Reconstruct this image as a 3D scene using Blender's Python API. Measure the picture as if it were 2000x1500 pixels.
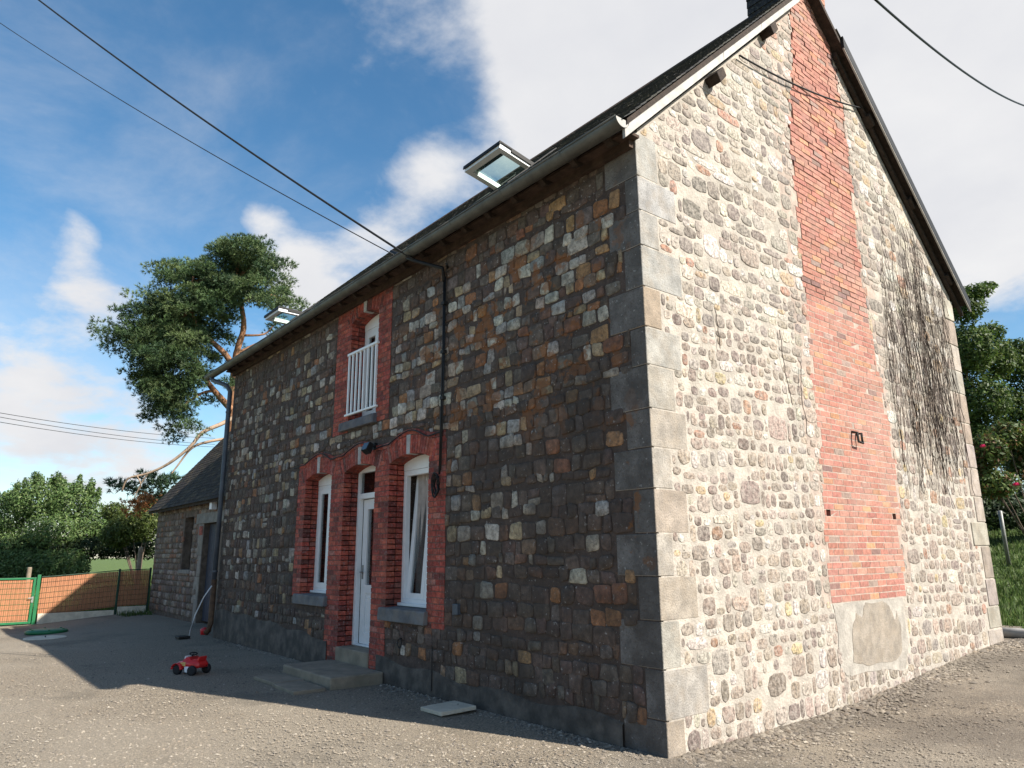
import bpy, math, random
import numpy as np
from mathutils import Vector, Matrix
random.seed(7); RNG = np.random.default_rng(7)
S = bpy.context.scene
for o in list(bpy.data.objects): bpy.data.objects.remove(o)
C = S.collection
R = math.radians

# ------------------------------------------------------------------ camera
FPX, YAW, PIT, ROL = 1396.6, -0.8891, 0.23279, -0.00858
CAM = Vector((4.06466, -4.86954, 1.60014))
Fw = Vector((math.sin(YAW)*math.cos(PIT), math.cos(YAW)*math.cos(PIT), math.sin(PIT)))
R0 = Vector((math.cos(YAW), -math.sin(YAW), 0)); U0 = R0.cross(Fw)
Rt = R0*math.cos(ROL)+U0*math.sin(ROL); Up = -R0*math.sin(ROL)+U0*math.cos(ROL)
cd = bpy.data.cameras.new('camera'); cam = bpy.data.objects.new('camera', cd); C.objects.link(cam)
cd.sensor_width = 36; cd.lens = FPX/2000*36; cd.clip_end = 2000; cd.clip_start = .05
M = Matrix.Identity(4)
for i in range(3):
    M[i][0] = Rt[i]; M[i][1] = Up[i]; M[i][2] = -Fw[i]; M[i][3] = CAM[i]
cam.matrix_world = M
S.camera = cam
def at(u, v, depth):
    """point of the place seen at photo position (u, v), depth metres ahead of the camera"""
    return CAM + (Fw + Rt*((u-1000)/FPX) + Up*((750-v)/FPX))*depth

# ------------------------------------------------------------------ light
EXPOSURE = 1.02
S.view_settings.view_transform = 'Standard'; S.view_settings.look = 'None'
S.view_settings.exposure = EXPOSURE; S.view_settings.gamma = 1
SUN_EL, SUN_AZ = R(37.6), math.atan2(.939, .344)
tosun = Vector((math.sin(SUN_AZ)*math.cos(SUN_EL), math.cos(SUN_AZ)*math.cos(SUN_EL), math.sin(SUN_EL)))
sd = bpy.data.lights.new('sun', 'SUN'); sd.energy = 5.0; sd.angle = R(.53); sd.color = (1, .93, .82)
so = bpy.data.objects.new('sun', sd); C.objects.link(so); so.location = (20, 8, 25)
so.rotation_euler = (-tosun).to_track_quat('-Z', 'Y').to_euler()

W = bpy.data.worlds.new('World'); S.world = W; W.use_nodes = True
def build_world():
    t = W.node_tree; N = t.nodes; L = t.links
    N.clear()
    def n(k, **kw):
        x = N.new(k)
        for a, b in kw.items(): setattr(x, a, b)
        return x
    def math_(op, a, b=None, clamp=False):
        x = n('ShaderNodeMath', operation=op, use_clamp=clamp)
        for i, v in enumerate((a, b)):
            if v is None: continue
            if isinstance(v, (int, float)): x.inputs[i].default_value = v
            else: L.new(v, x.inputs[i])
        return x.outputs[0]
    sky = n('ShaderNodeTexSky', sky_type='NISHITA', sun_disc=False, sun_elevation=SUN_EL, sun_rotation=SUN_AZ)
    sky.air_density = 1.0; sky.dust_density = .6; sky.ozone_density = 2.0
    tc = n('ShaderNodeTexCoord'); d = tc.outputs['Generated']
    sep = n('ShaderNodeSeparateXYZ'); L.new(d, sep.inputs[0])
    zz = math_('ADD', math_('MAXIMUM', sep.outputs[2], 0.0), .30)
    cmb = n('ShaderNodeCombineXYZ')
    L.new(math_('DIVIDE', sep.outputs[0], zz), cmb.inputs[0]); L.new(math_('DIVIDE', sep.outputs[1], zz), cmb.inputs[1])
    def noise(scale, detail, rough, off, dist=0.):
        mp = n('ShaderNodeMapping'); mp.inputs['Location'].default_value = off; L.new(cmb.outputs[0], mp.inputs[0])
        x = n('ShaderNodeTexNoise'); x.inputs['Scale'].default_value = scale; x.inputs['Detail'].default_value = detail
        x.inputs['Roughness'].default_value = rough; x.inputs['Distortion'].default_value = dist
        L.new(mp.outputs[0], x.inputs[0]); return x.outputs['Fac']
    base = math_('ADD', math_('MULTIPLY', noise(4.2, 10, .58, (3.1, 1.7, 0), .15), .75), math_('MULTIPLY', noise(.9, 3, .5, (8.3, 2.2, 0)), .25))
    # cloud banks: direction, how wide, how strong
    banks = [((1250, 60), .20, .16), ((1850, 200), .30, .24), ((1560, 60), .28, .24), ((1090, 200), .09, .17), ((1020, 60), .10, .10), ((1900, 430), .12, .16),
             ((840, 340), .05, .22), ((560, 500), .05, .24), ((490, 420), .035, .21), ((170, 570), .055, .25), ((140, 440), .035, .22), ((80, 830), .08, .16), ((250, 880), .08, .15), ((720, 480), .05, .2), ((600, 560), .04, .17), ((40, 700), .06, .12), ((760, 60), .06, .07),
             ((300, 260), .24, -.13), ((700, 200), .12, -.05), ((40, 200), .16, -.08), ((330, 430), .07, -.10), ((1985, 610), .07, -.16), ((650, 400), .04, -.1), ((40, 530), .04, -.08)]
    acc = base
    for (u, v), w, k in banks:
        c = (at(u, v, 1.)-CAM).normalized()
        dp = n('ShaderNodeVectorMath', operation='DISTANCE'); L.new(d, dp.inputs[0]); dp.inputs[1].default_value = c
        mr = n('ShaderNodeMapRange', interpolation_type='SMOOTHSTEP'); L.new(dp.outputs['Value'], mr.inputs[0])
        mr.inputs[1].default_value = 0; mr.inputs[2].default_value = w*1.7; mr.inputs[3].default_value = k; mr.inputs[4].default_value = 0
        acc = math_('ADD', acc, mr.outputs[0])
    mr = n('ShaderNodeMapRange', interpolation_type='SMOOTHSTEP'); L.new(acc, mr.inputs[0])
    mr.inputs[1].default_value = .50; mr.inputs[2].default_value = .75
    # thin veil everywhere plus dense cloud
    vr = n('ShaderNodeMapRange', interpolation_type='SMOOTHSTEP'); L.new(noise(2.0, 8, .62, (1.2, 9.1, 0), .3), vr.inputs[0])
    vr.inputs[1].default_value = .40; vr.inputs[2].default_value = .78; vr.inputs[4].default_value = .38
    veil = vr.outputs[0]
    mask = math_('MAXIMUM', mr.outputs[0], veil, True)
    sh = n('ShaderNodeMapRange'); L.new(noise(3.4, 6, .55, (5.5, .4, 0)), sh.inputs[0])
    sh.inputs[1].default_value = .3; sh.inputs[2].default_value = .7
    cc = n('ShaderNodeMix', data_type='RGBA'); L.new(sh.outputs[0], cc.inputs[0])
    cc.inputs[6].default_value = (7.5, 7.6, 8.0, 1); cc.inputs[7].default_value = (8.7, 8.7, 8.8, 1)
    hs = n('ShaderNodeHueSaturation'); hs.inputs['Hue'].default_value = .492; hs.inputs['Saturation'].default_value = 1.22; hs.inputs['Value'].default_value = 1.72
    L.new(sky.outputs[0], hs.inputs['Color'])
    mx = n('ShaderNodeMix', data_type='RGBA'); L.new(mask, mx.inputs[0]); L.new(hs.outputs[0], mx.inputs[6]); L.new(cc.outputs[2], mx.inputs[7])
    bg = n('ShaderNodeBackground'); bg.inputs[1].default_value = .05; L.new(mx.outputs[2], bg.inputs[0])
    out = n('ShaderNodeOutputWorld'); L.new(bg.outputs[0], out.inputs[0])
build_world()

# ------------------------------------------------------------------ materials
def mat(name, col=(.5, .5, .5), rough=.85, var=.25, vs=9., bump=.3, bs=60., attr=False, metal=0., spec=.3, extra=None, dark=None, speck=None):
    """procedural surface: colour (or the piece's own 'tint') broken up by noise, with fine relief"""
    m = bpy.data.materials.new(name); m.use_nodes = True
    t = m.node_tree; N = t.nodes; L = t.links; b = N['Principled BSDF']
    b.inputs['Roughness'].default_value = rough; b.inputs['Metallic'].default_value = metal
    b.inputs['Specular IOR Level'].default_value = spec
    g = N.new('ShaderNodeNewGeometry'); pos = g.outputs['Position']
    def noise(scale, detail=6, rg=.6, off=(0, 0, 0)):
        v = N.new('ShaderNodeVectorMath'); v.operation = 'ADD'; L.new(pos, v.inputs[0]); v.inputs[1].default_value = off
        x = N.new('ShaderNodeTexNoise'); x.inputs['Scale'].default_value = scale; x.inputs['Detail'].default_value = detail
        x.inputs['Roughness'].default_value = rg; L.new(v.outputs[0], x.inputs[0]); return x.outputs['Fac']
    def ramp(f, a, bb, lo=0., hi=1.):
        x = N.new('ShaderNodeMapRange'); x.interpolation_type = 'SMOOTHSTEP'; L.new(f, x.inputs[0])
        for i, v in zip((1, 2, 3, 4), (a, bb, lo, hi)): x.inputs[i].default_value = v
        return x.outputs[0]
    def mix(f, a, bb, mode='MIX'):
        x = N.new('ShaderNodeMix'); x.data_type = 'RGBA'; x.blend_type = mode
        for i, v in ((0, f), (6, a), (7, bb)):
            if isinstance(v, (int, float)): x.inputs[i].default_value = v
            elif isinstance(v, tuple): x.inputs[i].default_value = (*v, 1)
            else: L.new(v, x.inputs[i])
        return x.outputs[2]
    def mul(a, bb):
        x = N.new('ShaderNodeMath'); x.operation = 'MULTIPLY'
        for i, v in enumerate((a, bb)):
            if isinstance(v, (int, float)): x.inputs[i].default_value = v
            else: L.new(v, x.inputs[i])
        return x.outputs[0]
    if attr:
        a = N.new('ShaderNodeAttribute'); a.attribute_name = 'tint'; base = a.outputs['Color']
    else: base = col
    f = ramp(noise(vs), .3, .7, 1-var, 1+var*.6)
    c = mix(1., base, f, 'MULTIPLY')
    if speck:      # crystals and grains
        sc, amt, scol = speck
        c = mix(mul(ramp(noise(sc, 2, .5, (3, 1, 7)), .56, .68), amt), c, scol)
    if dark:       # weather staining in large uneven patches
        sc, amt, dcol = dark
        c = mix(mul(ramp(noise(sc, 5, .65, (1, 5, 2)), .42, .66), amt), c, dcol)
    if extra: c = extra(N, L, pos, noise, ramp, mix, mul, c)
    L.new(c, b.inputs['Base Color'])
    if bump:
        bn = N.new('ShaderNodeBump'); bn.inputs['Strength'].default_value = bump; bn.inputs['Distance'].default_value = .02
        L.new(noise(bs, 5, .65, (9, 2, 4)), bn.inputs['Height']); L.new(bn.outputs[0], b.inputs['Normal'])
    return m

def zone(N, L, pos, ramp, mul, lo, hi, soft):
    """1 inside a box of the place, fading over soft metres"""
    s = N.new('ShaderNodeSeparateXYZ'); L.new(pos, s.inputs[0]); r = None
    for i in range(3):
        if lo[i] is None: continue
        a = mul(ramp(s.outputs[i], lo[i]-soft, lo[i]+soft), ramp(s.outputs[i], hi[i]-soft, hi[i]+soft, 1., 0.))
        r = a if r is None else mul(r, a)
    return r
def lichen(N, L, pos, noise, ramp, mix, mul, c):
    z = zone(N, L, pos, ramp, mul, (-4.1, None, 2.9), (-.25, None, 5.1), .45)
    z2 = zone(N, L, pos, ramp, mul, (-.6, None, 1.2), (-.1, None, 2.9), .3)
    k = mul(ramp(noise(4.2, 4, .6, (2, 2, 2)), .55, .60), z)
    k2 = mul(ramp(noise(3.0, 4, .6, (5, 2, 1)), .60, .65), z2)
    c = mix(mul(k, .65), c, (.26, .10, .03)); c = mix(mul(k2, .8), c, (.27, .10, .02))
    k3 = ramp(noise(26, 3, .55, (7, 7, 1)), .645, .69)
    c = mix(mul(k3, .6), c, (.40, .38, .36))
    k4 = ramp(noise(30, 4, .7, (3, 8, 5)), .54, .62)     # dirt eats into the stone faces
    return mix(mul(k4, .5), c, (.10, .075, .06))
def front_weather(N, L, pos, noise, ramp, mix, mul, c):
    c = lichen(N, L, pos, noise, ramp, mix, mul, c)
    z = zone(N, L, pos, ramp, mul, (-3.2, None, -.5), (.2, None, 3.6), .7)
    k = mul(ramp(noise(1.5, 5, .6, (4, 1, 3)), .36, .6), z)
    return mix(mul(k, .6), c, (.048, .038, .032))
MT = {}
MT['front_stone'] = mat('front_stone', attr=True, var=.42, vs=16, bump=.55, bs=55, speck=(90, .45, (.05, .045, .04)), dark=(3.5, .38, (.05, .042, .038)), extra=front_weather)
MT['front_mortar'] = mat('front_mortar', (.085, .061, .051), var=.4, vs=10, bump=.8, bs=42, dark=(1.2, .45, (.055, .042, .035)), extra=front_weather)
MT['gable_stone'] = mat('gable_stone', attr=True, var=.6, vs=28, bump=.8, bs=50, speck=(34, .5, (.09, .075, .065)), dark=(17., .6, (.36, .32, .28)))
MT['gable_mortar'] = mat('gable_mortar', (.385, .345, .298), var=.25, vs=5, bump=.9, bs=26, dark=(1.7, .3, (.29, .27, .24)))
MT['granite'] = mat('granite', attr=True, var=.30, vs=5, bump=.6, bs=60, speck=(60, .45, (.12, .115, .11)), dark=(5., .3, (.27, .215, .155)))
MT['granite_shaded'] = mat('granite_shaded', (.17, .158, .15), var=.45, vs=4, bump=.6, bs=60, speck=(60, .5, (.07, .068, .068)), dark=(2.5, .45, (.07, .062, .056)), extra=front_weather)  # quoin front faces: shade put into a darker granite colour, weathering on top
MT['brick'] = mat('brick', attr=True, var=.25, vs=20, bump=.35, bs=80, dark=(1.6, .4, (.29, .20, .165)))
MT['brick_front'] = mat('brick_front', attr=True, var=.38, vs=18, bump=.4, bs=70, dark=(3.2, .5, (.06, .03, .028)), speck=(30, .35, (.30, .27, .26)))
MT['brick_mortar'] = mat('brick_mortar', (.36, .29, .245), var=.25, vs=8, bump=.6, bs=50)
MT['front_brick_mortar'] = mat('front_brick_mortar', (.17, .085, .068), var=.4, vs=12, bump=.6, bs=50)
MT['cement'] = mat('cement', (.10, .082, .067), var=.5, vs=5, bump=.7, bs=30, dark=(2.4, .7, (.045, .038, .033)))
MT['cement_pale'] = mat('cement_pale', (.33, .305, .27), var=.3, vs=4, bump=.6, bs=30)
MT['slab'] = mat('slab', (.25, .21, .16), var=.25, vs=4, bump=.4, bs=50, dark=(3, .4, (.17, .15, .11)))
MT['slab_pale'] = mat('slab_pale', (.56, .50, .40), var=.2, vs=6, bump=.3, bs=60)
MT['slate'] = mat('slate', attr=True, spec=.15, rough=.85, var=.35, vs=12, bump=.4, bs=70, speck=(30, .4, (.16, .15, .11)))
MT['zinc'] = mat('zinc', (.13, .13, .12), rough=.55, var=.25, vs=6, bump=.08, bs=20, metal=.5)
MT['zinc_dark'] = mat('zinc_dark', (.085, .10, .125), rough=.5, var=.2, vs=6, bump=.05, bs=20, metal=.2)
MT['barge_white'] = mat('barge_white', (.37, .355, .335), rough=.6, var=.2, vs=7, bump=.15, bs=30, dark=(4, .4, (.28, .26, .24)))
MT['barge_black'] = mat('barge_black', (.012, .012, .013), rough=.6, var=.3, bump=.1)
MT['old_wood'] = mat('old_wood', (.04, .028, .021), var=.4, vs=14, bump=.6, bs=40)
MT['soffit'] = mat('soffit', (.06, .038, .027), var=.4, vs=7, bump=.4, bs=30)
MT['pvc'] = mat('pvc', (.78, .79, .80), rough=.35, var=.04, bump=0, spec=.5)
MT['curtain'] = mat('curtain', (.72, .70, .68), rough=.9, var=.1, bump=.1, bs=30)
MT['curtain_grey'] = mat('curtain_grey', (.42, .37, .34), rough=.9, var=.15, bump=.1, bs=30)
MT['room'] = mat('room', (.10, .09, .08), var=.1, bump=0)
MT['black'] = mat('black', (.012, .012, .013), rough=.5, var=.2, bump=0)
MT['iron'] = mat('iron', (.02, .018, .017), rough=.6, var=.3, bump=.2)
MT['rust_pipe'] = mat('rust_pipe', (.10, .055, .03), rough=.7, var=.4, bump=.3)
MT['door_blue'] = mat('door_blue', (.045, .05, .07), rough=.6, var=.25, bump=.2)
MT['green_paint'] = mat('green_paint', (.008, .13, .045), rough=.45, var=.12, bump=0, spec=.5)
MT['wire_dark'] = mat('wire_dark', (.02, .05, .03), rough=.6, bump=0)
MT['fence_slat'] = mat('fence_slat', (.36, .155, .078), rough=.6, var=.1, vs=3, bump=.1, bs=30)
MT['red_plastic'] = mat('red_plastic', (.55, .018, .02), rough=.35, var=.1, bump=0, spec=.5)
MT['white_plastic'] = mat('white_plastic', (.7, .7, .72), rough=.4, var=.05, bump=0)
MT['yellow_print'] = mat('yellow_print', (.65, .45, .16), rough=.5, var=.2, vs=40, bump=0)
MT['tyre'] = mat('tyre', (.018, .018, .02), rough=.7, var=.2, bump=.1)
MT['post_wood'] = mat('post_wood', (.24, .19, .14), var=.3, vs=10, bump=.4)
MT['pole_metal'] = mat('pole_metal', (.22, .22, .21), rough=.5, var=.2, metal=.3, bump=0)
MT['pine_bark'] = mat('pine_bark', (.30, .155, .085), var=.45, vs=6, bump=.8, bs=14, dark=(3, .5, (.14, .09, .06)))
MT['dead_wood'] = mat('dead_wood', (.34, .25, .18), var=.3, vs=6, bump=.5)
MT['bark'] = mat('bark', (.10, .075, .055), var=.4, vs=8, bump=.6)
MT['vine'] = mat('vine', (.11, .085, .07), var=.4, vs=15, bump=0)
MT['rose'] = mat('rose', (.70, .09, .24), rough=.6, var=.2, bump=0)
def leaf_mat(name, trans=.25):
    m = mat(name, attr=True, rough=.55, var=.3, vs=2.5, bump=0, spec=.35)
    b = m.node_tree.nodes['Principled BSDF']; t = m.node_tree; L = t.links
    tr = t.nodes.new('ShaderNodeBsdfTranslucent'); mx = t.nodes.new('ShaderNodeMixShader'); mx.inputs[0].default_value = trans
    c = b.inputs['Base Color'].links[0].from_socket; L.new(c, tr.inputs[0])
    L.new(b.outputs[0], mx.inputs[1]); L.new(tr.outputs[0], mx.inputs[2])
    L.new(mx.outputs[0], t.nodes['Material Output'].inputs[0]); return m
MT['leaf'] = leaf_mat('leaf', .38); MT['needle'] = leaf_mat('needle', .12); MT['blade'] = leaf_mat('blade', .3)
def glass_mat(name, tint, refl=.5):
    m = bpy.data.materials.new(name); m.use_nodes = True; t = m.node_tree; N = t.nodes; L = t.links
    N.remove(N['Principled BSDF'])
    tr = N.new('ShaderNodeBsdfTransparent'); tr.inputs[0].default_value = (*tint, 1)
    gl = N.new('ShaderNodeBsdfGlossy'); gl.inputs['Roughness'].default_value = .02
    lw_ = N.new('ShaderNodeLayerWeight'); lw_.inputs[0].default_value = .5
    pw_ = N.new('ShaderNodeMath'); pw_.operation = 'POWER'; L.new(lw_.outputs['Facing'], pw_.inputs[0]); pw_.inputs[1].default_value = 3.
    fr = N.new('ShaderNodeMath'); fr.operation = 'MULTIPLY_ADD'; L.new(pw_.outputs[0], fr.inputs[0]); fr.inputs[1].default_value = .55; fr.inputs[2].default_value = .05
    mx = N.new('ShaderNodeMixShader'); L.new(fr.outputs[0], mx.inputs[0]); L.new(tr.outputs[0], mx.inputs[1]); L.new(gl.outputs[0], mx.inputs[2])
    L.new(mx.outputs[0], N['Material Output'].inputs[0]); return m
MT['glass'] = glass_mat('glass', (.72, .75, .76)); MT['roof_glass'] = glass_mat('roof_glass', (.86, .96, .92))
def gravel_extra(N, L, pos, noise, ramp, mix, mul, c):
    z = zone(N, L, pos, ramp, mul, (-.2, -1.6, None), (40, 30, None), .7)
    k = mul(ramp(noise(.9, 4, .6, (2, 8, 1)), .30, .55), z)
    c = mix(mul(k, .65), c, (.105, .09, .075))
    w1 = mul(ramp(noise(.28, 5, .62, (6, 3, 9)), .45, .62), .42)      # worn, finer ground
    c = mix(w1, c, (.30, .262, .21))
    g = mul(ramp(noise(.55, 6, .65, (1, 1, 9)), .52, .66), .45)     # damp earth showing through
    return mix(g, c, (.10, .088, .07))
MT['gravel'] = mat('gravel', (.265, .222, .168), var=.5, vs=48, bump=.8, bs=85, speck=(120, .5, (.08, .075, .07)), extra=gravel_extra)
MT['pebble'] = mat('pebble', attr=True, var=.2, vs=40, bump=.2, bs=80, extra=gravel_extra)
MT['turf'] = mat('turf', (.09, .135, .033), var=.5, vs=3, bump=1., bs=25)

# ------------------------------------------------------------------ mesh helpers
class MB:
    def __init__(s): s.v = []; s.f = []; s.c = []
    def add(s, vs, fs, col=None):
        k = len(s.v); s.v += [tuple(x) for x in vs]; s.f += [tuple(i+k for i in f) for f in fs]; s.c += [col or (.5, .5, .5)]*len(fs)
        return s
    def box(s, lo, hi, col=None, j=0.):
        x0, y0, z0 = lo; x1, y1, z1 = hi
        vs = [(x0, y0, z0), (x1, y0, z0), (x1, y1, z0), (x0, y1, z0), (x0, y0, z1), (x1, y0, z1), (x1, y1, z1), (x0, y1, z1)]
        if j: vs = [tuple(q+random.uniform(-j, j) for q in p) for p in vs]
        return s.add(vs, [(0, 3, 2, 1), (4, 5, 6, 7), (0, 1, 5, 4), (1, 2, 6, 5), (2, 3, 7, 6), (3, 0, 4, 7)], col)
    def prism(s, pts, a, b, axis, col=None):
        """polygon extruded along axis from a to b"""
        n = len(pts)
        def w(p, d): q = list(p); q.insert(axis, d); return tuple(q)
        vs = [w(p, a) for p in pts]+[w(p, b) for p in pts]
        fs = [tuple(range(n))[::-1], tuple(range(n, 2*n))]+[(i, (i+1) % n, n+(i+1) % n, n+i) for i in range(n)]
        if axis == 1: fs = [f[::-1] for f in fs]
        return s.add(vs, fs, col)
    def tube(s, pts, r, n=6, col=None, cap=True):
        pts = [Vector(p) for p in pts]; rs = r if isinstance(r, (list, tuple)) else [r]*len(pts)
        vs = []; fs = []; up = Vector((.13, .21, .97))
        for i, p in enumerate(pts):
            t = (pts[min(i+1, len(pts)-1)]-pts[max(i-1, 0)]).normalized()
            a = t.cross(up)
            if a.length < .15: a = t.cross(Vector((1, .1, 0)))
            a.normalize(); b = t.cross(a)
            for k in range(n):
                g = 2*math.pi*k/n; vs.append(p+(a*math.cos(g)+b*math.sin(g))*rs[i])
        for i in range(len(pts)-1):
            for k in range(n): fs.append((i*n+k, i*n+(k+1) % n, (i+1)*n+(k+1) % n, (i+1)*n+k))
        if cap: fs += [tuple(range(n))[::-1], tuple((len(pts)-1)*n+k for k in range(n))]
        return s.add(vs, fs, col)
    def lathe(s, prof, cen, axis=2, n=16, col=None):
        vs = []; fs = []
        for (r, h) in prof:
            for k in range(n):
                g = 2*math.pi*k/n; q = [r*math.cos(g), r*math.sin(g)]; q.insert(axis, h); vs.append(tuple(q[i]+cen[i] for i in range(3)))
        for i in range(len(prof)-1):
            for k in range(n): fs.append((i*n+k, i*n+(k+1) % n, (i+1)*n+(k+1) % n, (i+1)*n+k))
        fs += [tuple(range(n))[::-1], tuple((len(prof)-1)*n+k for k in range(n))]
        return s.add(vs, fs, col)
    def build(s, name, m, parent=None, smooth=False, loc=(0, 0, 0), bevel=0):
        me = bpy.data.meshes.new(name); me.from_pydata(s.v, [], s.f)
        at_ = me.attributes.new('tint', 'FLOAT_COLOR', 'FACE')
        at_.data.foreach_set('color', np.array([(*c, 1.) for c in s.c], dtype=np.float32).ravel())
        me.materials.append(MT[m])
        if smooth: me.polygons.foreach_set('use_smooth', [True]*len(me.polygons))
        o = link(name, me, parent, loc)
        if bevel:
            b = o.modifiers.new('bevel', 'BEVEL'); b.width = bevel; b.segments = 2; b.limit_method = 'ANGLE'
        return o
def link(name, data, parent=None, loc=(0, 0, 0)):
    o = bpy.data.objects.new(name, data); C.objects.link(o); o.location = loc
    if parent: o.parent = parent
    return o
def tag(o, label=None, cat=None, group=None, kind=None):
    for k, v in (('label', label), ('category', cat), ('group', group), ('kind', kind)):
        if v: o[k] = v
    return o
def thing(name, label, cat, group=None, loc=(0, 0, 0)): return tag(link(name, None, None, loc), label, cat, group)
def fast_mesh(name, V, Fq, cols, m, parent=None, smooth=False):
    """big numpy mesh: V (n,3), Fq (k, 3 or 4), cols (k,3)"""
    me = bpy.data.meshes.new(name); k, w = Fq.shape
    me.vertices.add(len(V)); me.vertices.foreach_set('co', V.astype(np.float32).ravel())
    me.loops.add(k*w); me.loops.foreach_set('vertex_index', Fq.astype(np.int32).ravel())
    me.polygons.add(k); me.polygons.foreach_set('loop_start', np.arange(0, k*w, w, dtype=np.int32))
    me.update(calc_edges=True)
    a = me.attributes.new('tint', 'FLOAT_COLOR', 'FACE')
    a.data.foreach_set('color', np.concatenate([cols, np.ones((k, 1))], 1).astype(np.float32).ravel())
    me.materials.append(MT[m])
    if smooth: me.polygons.foreach_set('use_smooth', [True]*k)
    return link(name, me, parent)
U = random.uniform
def jit(c, a=.12):
    f = 1+U(-a, a); return tuple(max(.004, q*f*(1+U(-a*.25, a*.25))) for q in c)
def pick(pal):
    r = U(0, sum(p[1] for p in pal))
    for c, w in pal:
        r -= w
        if r <= 0: return jit(c, .16)
    return jit(pal[-1][0])

# ---- polygons for stones
def clip(poly, nx, ny, c):
    out = []
    for i in range(len(poly)):
        p, q = poly[i], poly[(i+1) % len(poly)]
        a = nx*p[0]+ny*p[1]-c; b = nx*q[0]+ny*q[1]-c
        if a <= 0: out.append(p)
        if (a < 0 < b) or (b < 0 < a):
            t = a/(a-b); out.append((p[0]+(q[0]-p[0])*t, p[1]+(q[1]-p[1])*t))
    return out
def area(p): return .5*sum(p[i][0]*p[(i+1) % len(p)][1]-p[(i+1) % len(p)][0]*p[i][1] for i in range(len(p)))
def cen(p): return (sum(q[0] for q in p)/len(p), sum(q[1] for q in p)/len(p))
def inset(poly, g):
    q = poly
    c = cen(poly)
    for i in range(len(poly)):
        a, b = poly[i], poly[(i+1) % len(poly)]
        ex, ey = b[0]-a[0], b[1]-a[1]; l = math.hypot(ex, ey)
        if l < 1e-6: continue
        nx, ny = ey/l, -ex/l
        q = clip(q, nx, ny, nx*a[0]+ny*a[1]-g)
        if len(q) < 3: return []
    return q
def chaikin(p, k=.25, it=1):
    for _ in range(it):
        o = []
        for i in range(len(p)):
            a, b = p[i], p[(i+1) % len(p)]
            o += [(a[0]*(1-k)+b[0]*k, a[1]*(1-k)+b[1]*k), (a[0]*k+b[0]*(1-k), a[1]*k+b[1]*(1-k))]
        p = o
    return p
def thin_out(p, n=10):
    p = list(p)
    while len(p) > n:
        d = [math.hypot(p[i][0]-p[(i+1) % len(p)][0], p[i][1]-p[(i+1) % len(p)][1]) for i in range(len(p))]
        i = d.index(min(d)); a, b = p[i], p[(i+1) % len(p)]
        p[i] = ((a[0]+b[0])/2, (a[1]+b[1])/2); del p[(i+1) % len(p)]
    return p
def stone_geo(poly, depth, flat, mp, cx, cz):
    """bulging stone: rim sunk in the mortar, shoulder, uneven face"""
    n = len(poly); c = cen(poly); vs = []
    for s_, d, r in ((1., -.02, 0), (.975, depth*.7, .10), (flat, depth, .28)):
        for p in poly:
            vs.append(mp(c[0]+(p[0]-c[0])*s_-cx, c[1]+(p[1]-c[1])*s_-cz, d*(1+U(-r, r))))
    vs.append(mp(c[0]-cx, c[1]-cz, depth*U(.9, 1.25)))
    fs = []
    for k in range(2):
        fs += [(k*n+i, k*n+(i+1) % n, (k+1)*n+(i+1) % n, (k+1)*n+i) for i in range(n)]
    fs += [(2*n+i, 2*n+(i+1) % n, 3*n) for i in range(n)]
    return vs, fs
def lay_stones(stones, mp, wpos, m, parent, name='stone', limit=300, see=None):
    """the ones that show largest become parts of their own, the rest one joined part"""
    see = see or (lambda s: abs(area(s['p'])))
    stones = sorted(stones, key=lambda s: -see(s))
    rest = MB()
    for i, s in enumerate(stones):
        c = cen(s['p'])
        if i < limit:
            vs, fs = stone_geo(s['p'], s['d'], s['flat'], mp, *c)
            MB().add(vs, fs, s['c']).build(name, m, parent, True, wpos(*c))
        else:
            vs, fs = stone_geo(s['p'], s['d'], s['flat'], mp, 0, 0); rest.add(vs, fs, s['c'])
    if rest.v: tag(rest.build(name+'_field', m, parent, True, wpos(0, 0)), kind='stuff')
def px_area(a, P):
    """apparent size of an area a at P seen obliquely from the yard"""
    return a/((Vector(P)-CAM).length**2)

# ------------------------------------------------------------------ ground
def sstep(x, a, b):
    t = np.clip((x-a)/(b-a), 0, 1); return t*t*(3-2*t)
def gz(x, y):
    x = np.asarray(x, float); y = np.asarray(y, float)
    back = sstep(x, -14, -8)
    z = (sstep(y, 1.8, 8.2)*.30 + np.clip(y-8.2, 0, 30)*.085+np.clip(y-14, 0, 6)*.16)*back
    z = z - sstep(-x, 11.5, 18)*.17*(1-sstep(y, -2.6, .5))
    z = z + sstep(-x, 20.3, 23)*.30
    return z
def sheet(name, xs, ys, off, m, keep=None, rough=0.):
    X, Y = np.meshgrid(xs, ys, indexing='ij'); Z = gz(X, Y)+off
    if rough: Z = Z+rough*(np.sin(X*2.1+Y*1.3)+np.sin(X*.7-Y*2.9+1))*.5
    V = np.stack([X, Y, Z], -1).reshape(-1, 3); ny = len(ys); f = []
    for i in range(len(xs)-1):
        for j in range(ny-1):
            if keep and not keep((xs[i]+xs[i+1])/2, (ys[j]+ys[j+1])/2): continue
            f.append((i*ny+j, (i+1)*ny+j, (i+1)*ny+j+1, i*ny+j+1))
    f = np.array(f)
    return fast_mesh(name, V, f, np.full((len(f), 3), .3), m, None, True)
xs = np.concatenate([[-900, -300, -120, -70], np.arange(-50, 42, 1.), [60, 120, 300, 900]])
ys = np.concatenate([[-900, -300, -100, -50], np.arange(-30, 46, 1.), [60, 120, 300, 900]])
tag(sheet('ground', xs, ys, -.06, 'turf'), 'grassy ground around the house', 'ground', kind='structure')
xs = np.concatenate([np.arange(-20.2, 14, .4), [20, 26]]); ys = np.concatenate([np.arange(-30, -6, 2.), np.arange(-6, 9.3, .4)])
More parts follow.
